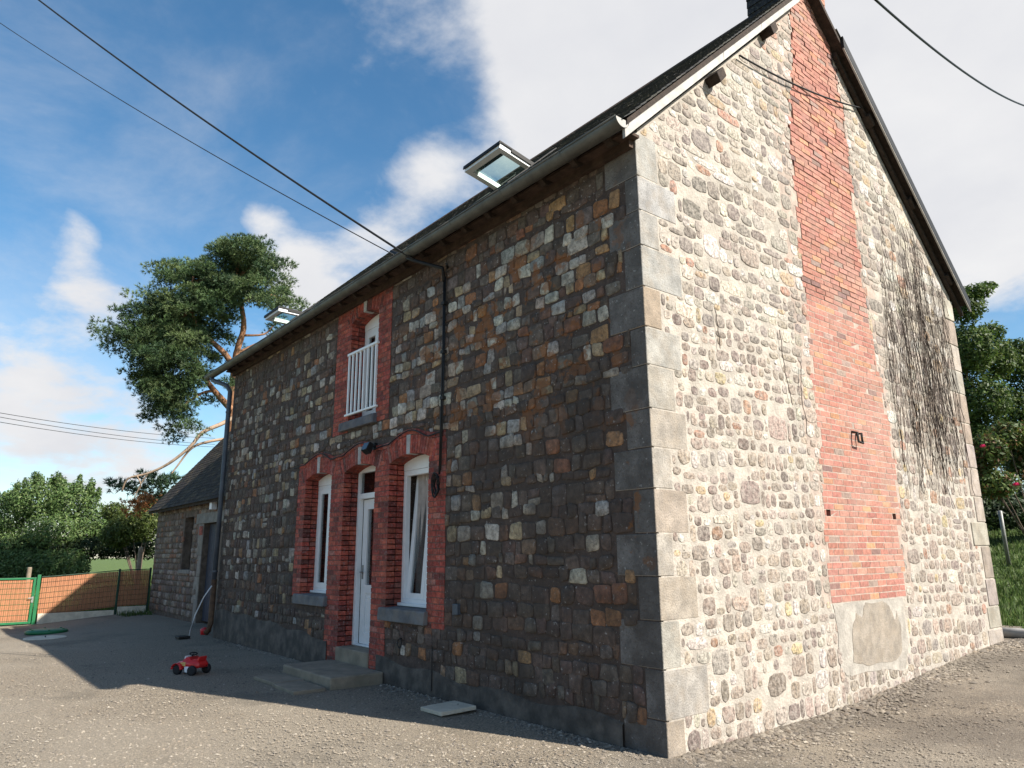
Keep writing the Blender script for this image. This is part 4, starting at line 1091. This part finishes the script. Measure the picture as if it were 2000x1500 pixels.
for (y, zt, zb_, lab) in ((1.05, 4.0, 3.55, 'short dry tendril nearest the quoins on the pale gable'), (2.25, 4.0, 3.1, 'tallest dry tendril halfway up the gable just left of the brickwork'),
                          (2.62, 3.7, 2.8, 'dry tendril hugging the left edge of the brick chimney breast')):
    pts = []; z = zt; yy = y
    while z > zb_: pts.append((.03, yy, z)); z -= .06; yy += U(-.02, .025)
    tag(MB().tube(pts, .005, 4).build('dry_tendril', 'vine', None), lab, 'creeper')

# ------------------------------------------------------------------ vegetation
def leaves(blobs, n, size, pal, seed=1, shell=.55, up=.3, tri=False):
    """leaf-sized faces through a set of ellipsoids (centre, radii, weight)"""
    g = np.random.default_rng(seed); w = np.array([b[2] for b in blobs]); w = w/w.sum()
    idx = g.choice(len(blobs), n, p=w); Cn = np.array([b[0] for b in blobs])[idx]; Rr = np.array([b[1] for b in blobs])[idx]
    d = g.normal(size=(n, 3)); d /= np.linalg.norm(d, axis=1, keepdims=True)
    rad = shell+(1.04-shell)*g.random((n, 1))**.6
    # clumps: pull leaves towards a set of random twig ends
    P = Cn+d*rad*Rr*(1+.13*np.sin(d[:, :1]*9+Cn[:, :1])*np.cos(d[:, 1:2]*8))
    nrm = d+g.normal(size=(n, 3))*.7+np.array([0, 0, up]); nrm /= np.linalg.norm(nrm, axis=1, keepdims=True)
    t = np.cross(nrm, g.normal(size=(n, 3))); t /= np.linalg.norm(t, axis=1, keepdims=True); b = np.cross(nrm, t)
    s = size*(.6+.8*g.random((n, 1)))
    V = np.stack([P-t*s, P+b*s*.42-t*s*.1, P+t*s, P-b*s*.42-t*s*.1], 1).reshape(-1, 3)
    Fq = np.arange(4*n).reshape(n, 4)
    pc = np.array([c for c, _ in pal]); pw = np.array([q for _, q in pal], float); pw /= pw.sum()
    col = pc[g.choice(len(pal), n, p=pw)]*(.75+.5*g.random((n, 1)))*1.12
    return V, Fq, col
def limb(m, pts, r0, r1):
    P = [Vector(p) for p in pts]; Q = []
    for i in range(len(P)-1):
        p0, p1, p2, p3 = P[max(i-1, 0)], P[i], P[i+1], P[min(i+2, len(P)-1)]
        for t in (0, .25, .5, .75): Q.append(.5*((2*p1)+(p2-p0)*t+(2*p0-5*p1+4*p2-p3)*t*t+(3*p1-p0-3*p2+p3)*t**3))
    Q.append(P[-1]); n = len(Q); m.tube(Q, [r0+(r1-r0)*i/(n-1) for i in range(n)], 8)
def tufts(pads, seed, per=1., nl=(.13, .24), wd=.016, nn=12, pal=None, clump=40, cr=.36):
    """needle sprays gathered into clumps that fill each pad of the crown"""
    g = np.random.default_rng(seed); Vs, cs = [], []
    for c, r in pads:
        c = np.array(c); r = np.array(r); n = int(per*(r[0]*r[1]+r[1]*r[2]+r[0]*r[2])*75)
        m_ = max(4, n//clump); dd = g.normal(size=(m_, 3)); dd /= np.linalg.norm(dd, axis=1, keepdims=True)
        sub = c+dd*r*(.45+.6*g.random((m_, 1)))
        ctint = np.array(pal)[g.integers(0, len(pal), m_)]*(.8+.4*g.random((m_, 1)))
        si = g.integers(0, m_, n)
        d = g.normal(size=(n, 3)); d[:, 2] = d[:, 2]*.75+.25; d /= np.linalg.norm(d, axis=1, keepdims=True)
        P = sub[si]+d*g.random((n, 1))**.45*np.array([cr, cr, cr*.62])*(.7+.6*g.random((m_, 1)))[si]
        ax = d*.9+np.array([0, 0, .35])+g.normal(size=(n, 3))*.2; ax /= np.linalg.norm(ax, axis=1, keepdims=True)
        tint = ctint[si]*(.8+.4*g.random((n, 1)))*1.05
        for k in range(nn):
            q = ax+g.normal(size=(n, 3))*.5; q /= np.linalg.norm(q, axis=1, keepdims=True)
            l = nl[0]+(nl[1]-nl[0])*g.random((n, 1)); s = np.cross(q, g.normal(size=(n, 3))); s /= np.linalg.norm(s, axis=1, keepdims=True)
            Vs.append(np.stack([P-s*wd, P+s*wd, P+q*l], 1)); cs.append(tint)
    V = np.concatenate(Vs).reshape(-1, 3); return V, np.arange(len(V)).reshape(-1, 3), np.concatenate(cs)
def A(u, v, d): return tuple(at(u, v, d))
def pine():
    D = 26.6; K = D/FPX
    base = at(440, 760, D); root = thing('pine_tree', 'tall leaning pine with orange bark behind the far end of the house', 'tree', loc=(0, 0, 0))
    g = Vector((base.x+.4, base.y+.5, float(gz(base.x, base.y))-.1))
    m = MB()
    limb(m, [g, A(452, 860, D), A(455, 760, D), A(462, 690, D), A(476, 640, D), A(470, 590, D), A(462, 540, D), A(470, 495, D)], .175, .05)
    limb(m, [A(458, 720, D), A(440, 692, D-.2), A(410, 664, D-.5), A(385, 640, D-.8), A(375, 600, D-.9)], .13, .05)
    limb(m, [A(452, 800, D), A(420, 765, D-.4), A(398, 735, D-.7), A(380, 700, D-.9), A(330, 680, D-1.2)], .13, .05)
    limb(m, [A(418, 763, D-.4), A(390, 770, D-.8), A(350, 800, D-1.2)], .06, .03)
    limb(m, [A(462, 690, D), A(500, 672, D+.3), A(545, 650, D+.5)], .06, .03); limb(m, [A(474, 655, D), A(515, 653, D+.2), A(535, 635, D+.3)], .05, .02)
    limb(m, [A(470, 590, D), A(520, 575, D+.3), A(560, 590, D+.5)], .08, .03); limb(m, [A(470, 560, D), A(420, 545, D-.2), A(350, 560, D-.4), A(300, 600, D-.5)], .09, .03)
    limb(m, [A(375, 605, D-.9), A(320, 640, D-1.1), A(250, 655, D-1.2)], .07, .03); limb(m, [A(466, 540, D), A(500, 510, D), A(520, 490, D)], .06, .02)
    limb(m, [A(376, 612, D-.9), A(372, 575, D-.9), A(378, 540, D-.9)], .07, .03)
    m.build('trunk', 'pine_bark', root, True)
    dw = MB(); limb(dw, [A(458, 815, D-.2), A(430, 829, D-.6), A(395, 845, D-1.), A(372, 872, D-1.2), A(330, 905, D-1.4), A(288, 925, D-1.5), A(250, 935, D-1.6), A(238, 960, D-1.6)], .085, .025)
    limb(dw, [A(450, 856, D-.4), A(410, 862, D-.8), A(375, 875, D-1.), A(345, 912, D-1.2), A(335, 925, D-1.3)], .06, .02)
    limb(dw, [A(290, 924, D-1.5), A(275, 945, D-1.5), A(262, 975, D-1.5)], .03, .012)
    limb(dw, [A(268, 930, D-1.6), A(275, 950, D-1.5), A(258, 968, D-1.5)], .025, .012)
    dw.build('dead_limb', 'dead_wood', root, True)
    pads = []; g_ = random.Random(4)
    for (u, v, a, b) in ((480, 500, 60, 26), (520, 520, 40, 26), (440, 495, 40, 25), (400, 545, 75, 34), (330, 540, 38, 28), (500, 560, 60, 30), (545, 565, 28, 22), (440, 570, 60, 28), (310, 595, 50, 32), (250, 610, 26, 16),
                         (355, 600, 55, 30), (215, 650, 30, 22), (250, 665, 40, 26), (300, 655, 50, 32), (350, 660, 50, 34), (395, 640, 40, 24), (430, 610, 40, 22), (545, 592, 45, 13), (290, 715, 42, 36), (345, 715, 50, 38), (390, 690, 28, 24),
                         (285, 765, 30, 26), (320, 765, 40, 30), (365, 750, 34, 26), (355, 800, 34, 22), (310, 815, 26, 20), (345, 838, 24, 18), (335, 855, 14, 8), (545, 635, 20, 12), (530, 650, 16, 10), (447, 660, 22, 18), (400, 780, 24, 14), (440, 745, 18, 16), (375, 835, 18, 12), (575, 600, 22, 8), (200, 640, 14, 14), (470, 478, 30, 12), (515, 482, 20, 12), (380, 590, 50, 30), (330, 620, 50, 30), (420, 555, 50, 30), (320, 690, 50, 34), (300, 740, 40, 30), (350, 760, 36, 28), (270, 640, 36, 24), (470, 535, 50, 26), (436, 645, 28, 20), (418, 700, 24, 20), (392, 728, 26, 20), (300, 790, 30, 24), (335, 790, 34, 26), (360, 655, 46, 30)):
        for q in range(2 if a > 30 else 1):
            c = at(u+g_.uniform(-6, 6), v+g_.uniform(-4, 4), D-.3+g_.uniform(-1.3, 1.3)); pads.append((tuple(c), (a*K*.92, a*K*.92, b*K*.98)))
    V, Fq, col = tufts(pads, 3, 5.0, (.09, .16), .010, 10, [(.058, .10, .040), (.080, .132, .050), (.042, .08, .036), (.11, .155, .058)])
    fast_mesh('crown', V, Fq, col, 'needle', root)
pine()
def bush(name, label, cat, specs, n, size, pal, seed, stems=True, shell=.4, group=None):
    root = thing(name, label, cat, group)
    bl = [(tuple(at(u, v, d)), (a*d/FPX, a*d/FPX*.9, b*d/FPX), a*b) for u, v, d, a, b in specs]
    V, Fq, col = leaves(bl, n, size, pal, seed, shell); fast_mesh('crown', V, Fq, col, 'leaf', root)
    if stems:
        m = MB(); big = sorted(bl, key=lambda b: -b[2])
        c0 = Vector(big[0][0]); g = Vector((c0.x, c0.y, float(gz(c0.x, c0.y))-.1))
        for b in big[:7]:
            e = Vector(b[0]); limb(m, [g+Vector((U(-.1, .1), U(-.1, .1), 0)), g.lerp(e, .5)+Vector((U(-.2, .2), U(-.2, .2), .1)), e+Vector((0, 0, b[1][2]*.4))], .07 if name == 'broad_tree' else .02 if name == 'rose_bush' else .05, .008)
        m.build('trunk', 'bark', root, True)
    return root
GREEN = [((.10, .165, .05), 4), ((.07, .12, .038), 4), ((.14, .20, .065), 2), ((.19, .24, .10), 1)]
DARKG = [((.055, .095, .02), 4), ((.075, .12, .025), 3), ((.11, .145, .032), 2), ((.038, .068, .017), 3)]
sp = [(75, 975, 34, 58, 42), (20, 1010, 34, 50, 40), (140, 980, 34, 50, 38), (180, 1020, 34, 40, 40), (110, 1040, 33, 60, 40), (40, 1070, 33, 60, 34), (75, 945, 34, 12, 20), (150, 955, 34, 14, 16), (30, 975, 34.5, 30, 20), (175, 965, 34.4, 12, 18), (-60, 1030, 34, 60, 60), (120, 960, 34, 18, 20), (200, 1040, 34, 30, 26)]
sp += [(u_+random.uniform(-8, 8), v_+6, 34, random.uniform(4, 9), random.uniform(9, 18)) for u_, v_ in ((72, 925), (95, 935), (35, 950), (128, 940), (150, 935), (172, 945), (10, 965), (55, 940), (190, 960), (110, 930), (-15, 960))]
sp += [(u_, 1108, 31.5, 34, 34) for u_ in (-45, -15, 12, 40, 66, 92, 118, 142)]
bush('hazel_bush', 'big light green leafy bush rising behind the garden gate', 'bush', sp, 64000, .068, GREEN, 11)
sp = [(250, 1030, 31, 40, 30), (285, 1020, 31, 34, 36), (230, 1045, 31, 34, 26), (310, 1000, 32, 40, 30), (225, 1000, 32, 26, 18)]
bush('hedge_bush', 'yellowish green bush between the big bush and the outbuilding', 'bush', sp, 20000, .06, [((.085, .115, .028), 4), ((.06, .09, .022), 4), ((.12, .14, .035), 1)], 12)
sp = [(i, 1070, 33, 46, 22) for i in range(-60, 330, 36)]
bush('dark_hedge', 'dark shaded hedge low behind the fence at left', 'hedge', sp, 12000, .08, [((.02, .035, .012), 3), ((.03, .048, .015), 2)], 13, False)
def small_pine():
    root = thing('young_pine', 'small pine with some orange dead needles behind the outbuilding roof', 'tree'); D = 29; K = D/FPX
    m = MB(); g = at(320, 1060, D); limb(m, [(g.x, g.y, float(gz(g.x, g.y))-.1), A(318, 1000, D), A(312, 940, D)], .12, .03); limb(m, [A(318, 985, D), A(280, 960, D), A(225, 945, D)], .05, .02); limb(m, [A(318, 1005, D), A(285, 990, D), A(262, 988, D)], .04, .02); m.build('trunk', 'pine_bark', root, True)
    P = [(A(u, v, D+U(-.5, .5)), (a*K, a*K, b*K)) for u, v, a, b in ((300, 935, 26, 12), (325, 945, 24, 16), (290, 955, 24, 12), (228, 945, 22, 8), (250, 958, 16, 8), (330, 970, 26, 18), (300, 980, 22, 12))]
    V, Fq, col = tufts(P, 5, 2., (.14, .26), .018, 11, [(.03, .06, .035), (.045, .085, .045), (.06, .10, .05)]); fast_mesh('crown', V, Fq, col, 'needle', root)
    P = [(A(u, v, D-.6+U(-.3, .3)), (a*K, a*K, b*K)) for u, v, a, b in ((262, 985, 18, 8), (275, 995, 18, 8), (285, 978, 14, 7), (255, 998, 14, 6), (250, 980, 8, 6))]
    V, Fq, col = tufts(P, 6, 2.2, (.14, .24), .016, 9, [(.40, .16, .06), (.32, .13, .05), (.46, .21, .09)]); fast_mesh('dead_needles', V, Fq, col, 'needle', root)
small_pine()
# right-hand side
sp = [(1885, 600, 21, 34, 34), (1905, 570, 21, 30, 16), (1925, 560, 21.2, 20, 8), (1895, 680, 21, 44, 50), (1940, 700, 21.5, 40, 44), (1975, 680, 22, 30, 18), (1985, 720, 22, 34, 34), (1920, 780, 21, 50, 50), (1985, 800, 22, 44, 50), (2030, 700, 22, 44, 36), (1900, 860, 21, 40, 44), (1970, 870, 22.5, 60, 50), (2050, 800, 22, 60, 70), (1850, 700, 22, 50, 70), (1935, 650, 21.5, 26, 20), (1850, 820, 22, 60, 80)]
bush('broad_tree', 'tall dark green leafy tree behind the right end of the gable', 'tree', sp, 48000, .06, DARKG, 21)
sp = [(1930, 880, 15, 34, 34), (1965, 850, 15.3, 30, 30), (1920, 935, 15, 26, 36), (1950, 945, 15, 34, 26), (1990, 900, 15.4, 26, 40), (1905, 900, 15.2, 16, 40), (2015, 860, 15.4, 40, 40)]
rose = bush('rose_bush', 'climbing rose bush with pink blooms and reddish leaves beside the gable', 'bush', sp, 9000, .05, [((.055, .095, .022), 5), ((.08, .12, .03), 3), ((.15, .075, .03), 2), ((.11, .12, .03), 2)], 22)
for (u, v, s) in ((1920, 873, .075), (1985, 948, .085)):
    c = at(u, v, 14.4); m = MB()
    for ring_, (n_, r_, t_) in enumerate(((6, 1., .2), (6, .75, .55), (5, .45, .95))):
        for k in range(n_):
            g = 6.283*k/n_+ring_*.5; d = Vector((math.cos(g), math.sin(g), 0)); sd_ = Vector((-d.y, d.x, 0))
            p = c+Vector((0, 0, -.2*s)); e = c+d*s*r_+Vector((0, 0, s*t_*.8)); m.add([p, p.lerp(e, .7)+sd_*s*.45, e, p.lerp(e, .7)-sd_*s*.45], [(0, 1, 2, 3)])
    m.build('bloom', 'rose', rose)
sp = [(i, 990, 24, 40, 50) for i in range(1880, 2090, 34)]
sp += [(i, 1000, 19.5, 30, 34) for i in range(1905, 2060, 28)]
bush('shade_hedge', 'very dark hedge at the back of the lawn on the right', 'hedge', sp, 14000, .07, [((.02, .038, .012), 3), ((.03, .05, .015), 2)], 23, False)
# grass: nobody could count it
def grass(name, label, x0, x1, y0, y1, n, hgt, seed, pal, keep=None):
    g = np.random.default_rng(seed); X = g.uniform(x0, x1, n); Y = g.uniform(y0, y1, n)
    if keep is not None: k = keep(X, Y); X, Y = X[k], Y[k]; n = len(X)
    Z = gz(X, Y)-.07; h = hgt*(.5+g.random(n)); a = g.uniform(0, 6.28, n); w = .011+.01*g.random(n)
    dx, dy = np.cos(a)*w, np.sin(a)*w; lx, ly = g.normal(size=n)*h*.4, g.normal(size=n)*h*.4
    V = np.stack([np.stack([X-dx, Y-dy, Z], 1), np.stack([X+dx, Y+dy, Z], 1), np.stack([X+lx, Y+ly, Z+h+.05], 1)], 1).reshape(-1, 3)
    col = np.array(pal)[g.integers(0, len(pal), n)]*(.7+.6*g.random((n, 1)))
    tag(fast_mesh(name, V, np.arange(3*n).reshape(n, 3), col, 'blade'), label, 'grass', kind='stuff')
GP = [(.065, .115, .022), (.085, .135, .032), (.05, .09, .018), (.11, .14, .045)]
grass('lawn_grass', 'mown grass on the slope to the right of the house', -8, 3, 8.6, 24, 60000, .07, 31, GP, lambda x, y: (y > 9.0-.12*x)|(x < -.7))
grass('meadow_grass', 'long sunny grass beyond the terracotta fence', -42, -20.3, -7, 7, 110000, .26, 32, [(.10, .165, .03), (.13, .20, .042), (.075, .125, .025)])
grass('wall_weeds', 'weeds growing along the fence foot beside the outbuilding', -19.7, -18.8, -.2, .6, 260, .14, 33, GP)
# posts and pipe
for (u, v, d, hgt, lab) in ((271, 1108, 23.5, 1.15, 'weathered wooden post in the grass just left of the outbuilding'), (57, 1118, 24, .6, 'short concrete post behind the gate at far left')):
    p = at(u, v, d); z0 = float(gz(p.x, p.y))-.1; zt = at(u, v-40 if hgt > 1 else v-10, d).z
    o = MB().lathe([(.07, 0), (.068, zt-z0-.02), (.05, zt-z0)], (0, 0, 0), 2, 10).build('fence_post', 'post_wood', None, loc=(p.x, p.y, z0)); tag(o, lab, 'post')
a, b = at(1972, 1113, 17.5), at(1953, 998, 17.5); a.z = float(gz(a.x, a.y))-.1
tag(MB().tube([a, b], .045, 10).build('metal_post', 'pole_metal', None, True), 'leaning grey metal post in the grass right of the gable', 'post')
pp = [(-.35, 8.05), (.05, 8.15), (.6, 8.0), (1.4, 7.7), (2.2, 7.5)]
tag(MB().tube([(x, y, float(gz(x, y))+.07) for x, y in pp], .075, 12).build('drain_pipe', 'barge_white', None, True), 'pale plastic drain pipe lying on ground past the corner of the gable', 'pipe')

# ------------------------------------------------------------------ loose gravel
def gravel():
    g = np.random.default_rng(41); n = 70000
    # even on the picture: sample polar round the camera
    ang = YAW+g.uniform(-.72, .72, n); r = 5.2*np.exp(g.random(n)**1.25*1.2)
    X = CAM.x+np.sin(ang)*r; Y = CAM.y+np.cos(ang)*r
    k = ((Y < -.03) | (X > .04)) & (X > -17) & ~((X > -6.1) & (X < -4.5) & (Y > -1.22)) & ~((X > -2.9) & (X < -2.35) & (Y > -.62)); X, Y, r = X[k], Y[k], r[k]
    # heaped rubble along the foot of the walls
    m = 5200; gy = g.uniform(.0, 8, m); gx_ = np.abs(g.normal(size=m))*.22+.02; fx = g.uniform(-11, 0, 2500); fy = -np.abs(g.normal(size=2500))*.10-.04
    k2 = ~((fx > -6.1) & (fx < -4.5)); fx, fy = fx[k2], fy[k2]
    big = np.concatenate([np.zeros(len(X)), np.ones(m), np.ones(len(fx))*.5])
    X = np.concatenate([X, gx_, fx]); Y = np.concatenate([Y, gy, fy]); n = len(X)
    s = (.0045+.012*g.random(n)**3)*(1+big*.75); s = np.where(g.random(n) < .004, s*2, s)
    Z = gz(X, Y)+s*.25
    o = np.array([[1, 0, 0], [0, 1, 0], [-1, 0, 0], [0, -1, 0], [0, 0, .7], [0, 0, -.5]], float)
    a = g.uniform(0, 6.28, n); ca, sa = np.cos(a), np.sin(a)
    V = o[None]*(1+.4*g.uniform(-1, 1, (n, 6, 1)))*s[:, None, None]*np.stack([1+.5*g.random(n), np.ones(n), .9*np.ones(n)], 1)[:, None, :]
    x = V[..., 0]*ca[:, None]-V[..., 1]*sa[:, None]; y = V[..., 0]*sa[:, None]+V[..., 1]*ca[:, None]
    V = np.stack([x+X[:, None], y+Y[:, None], V[..., 2]+Z[:, None]], -1).reshape(-1, 3)
    f = np.array([[0, 1, 4], [1, 2, 4], [2, 3, 4], [3, 0, 4]])
    Fq = (f[None]+6*np.arange(n)[:, None, None]).reshape(-1, 3)
    pal = np.array([(.30, .258, .205), (.235, .20, .165), (.14, .122, .105), (.38, .335, .275), (.25, .20, .15)])
    col = pal[g.choice(5, n, p=[.3, .28, .2, .1, .12])]*(.75+.5*g.random((n, 1)))
    tag(fast_mesh('loose_gravel', V, Fq, np.repeat(col, 4, 0), 'pebble'), 'loose gravel scattered over the yard', 'gravel', kind='stuff')
gravel()
S.render.resolution_x, S.render.resolution_y = 1024, 768
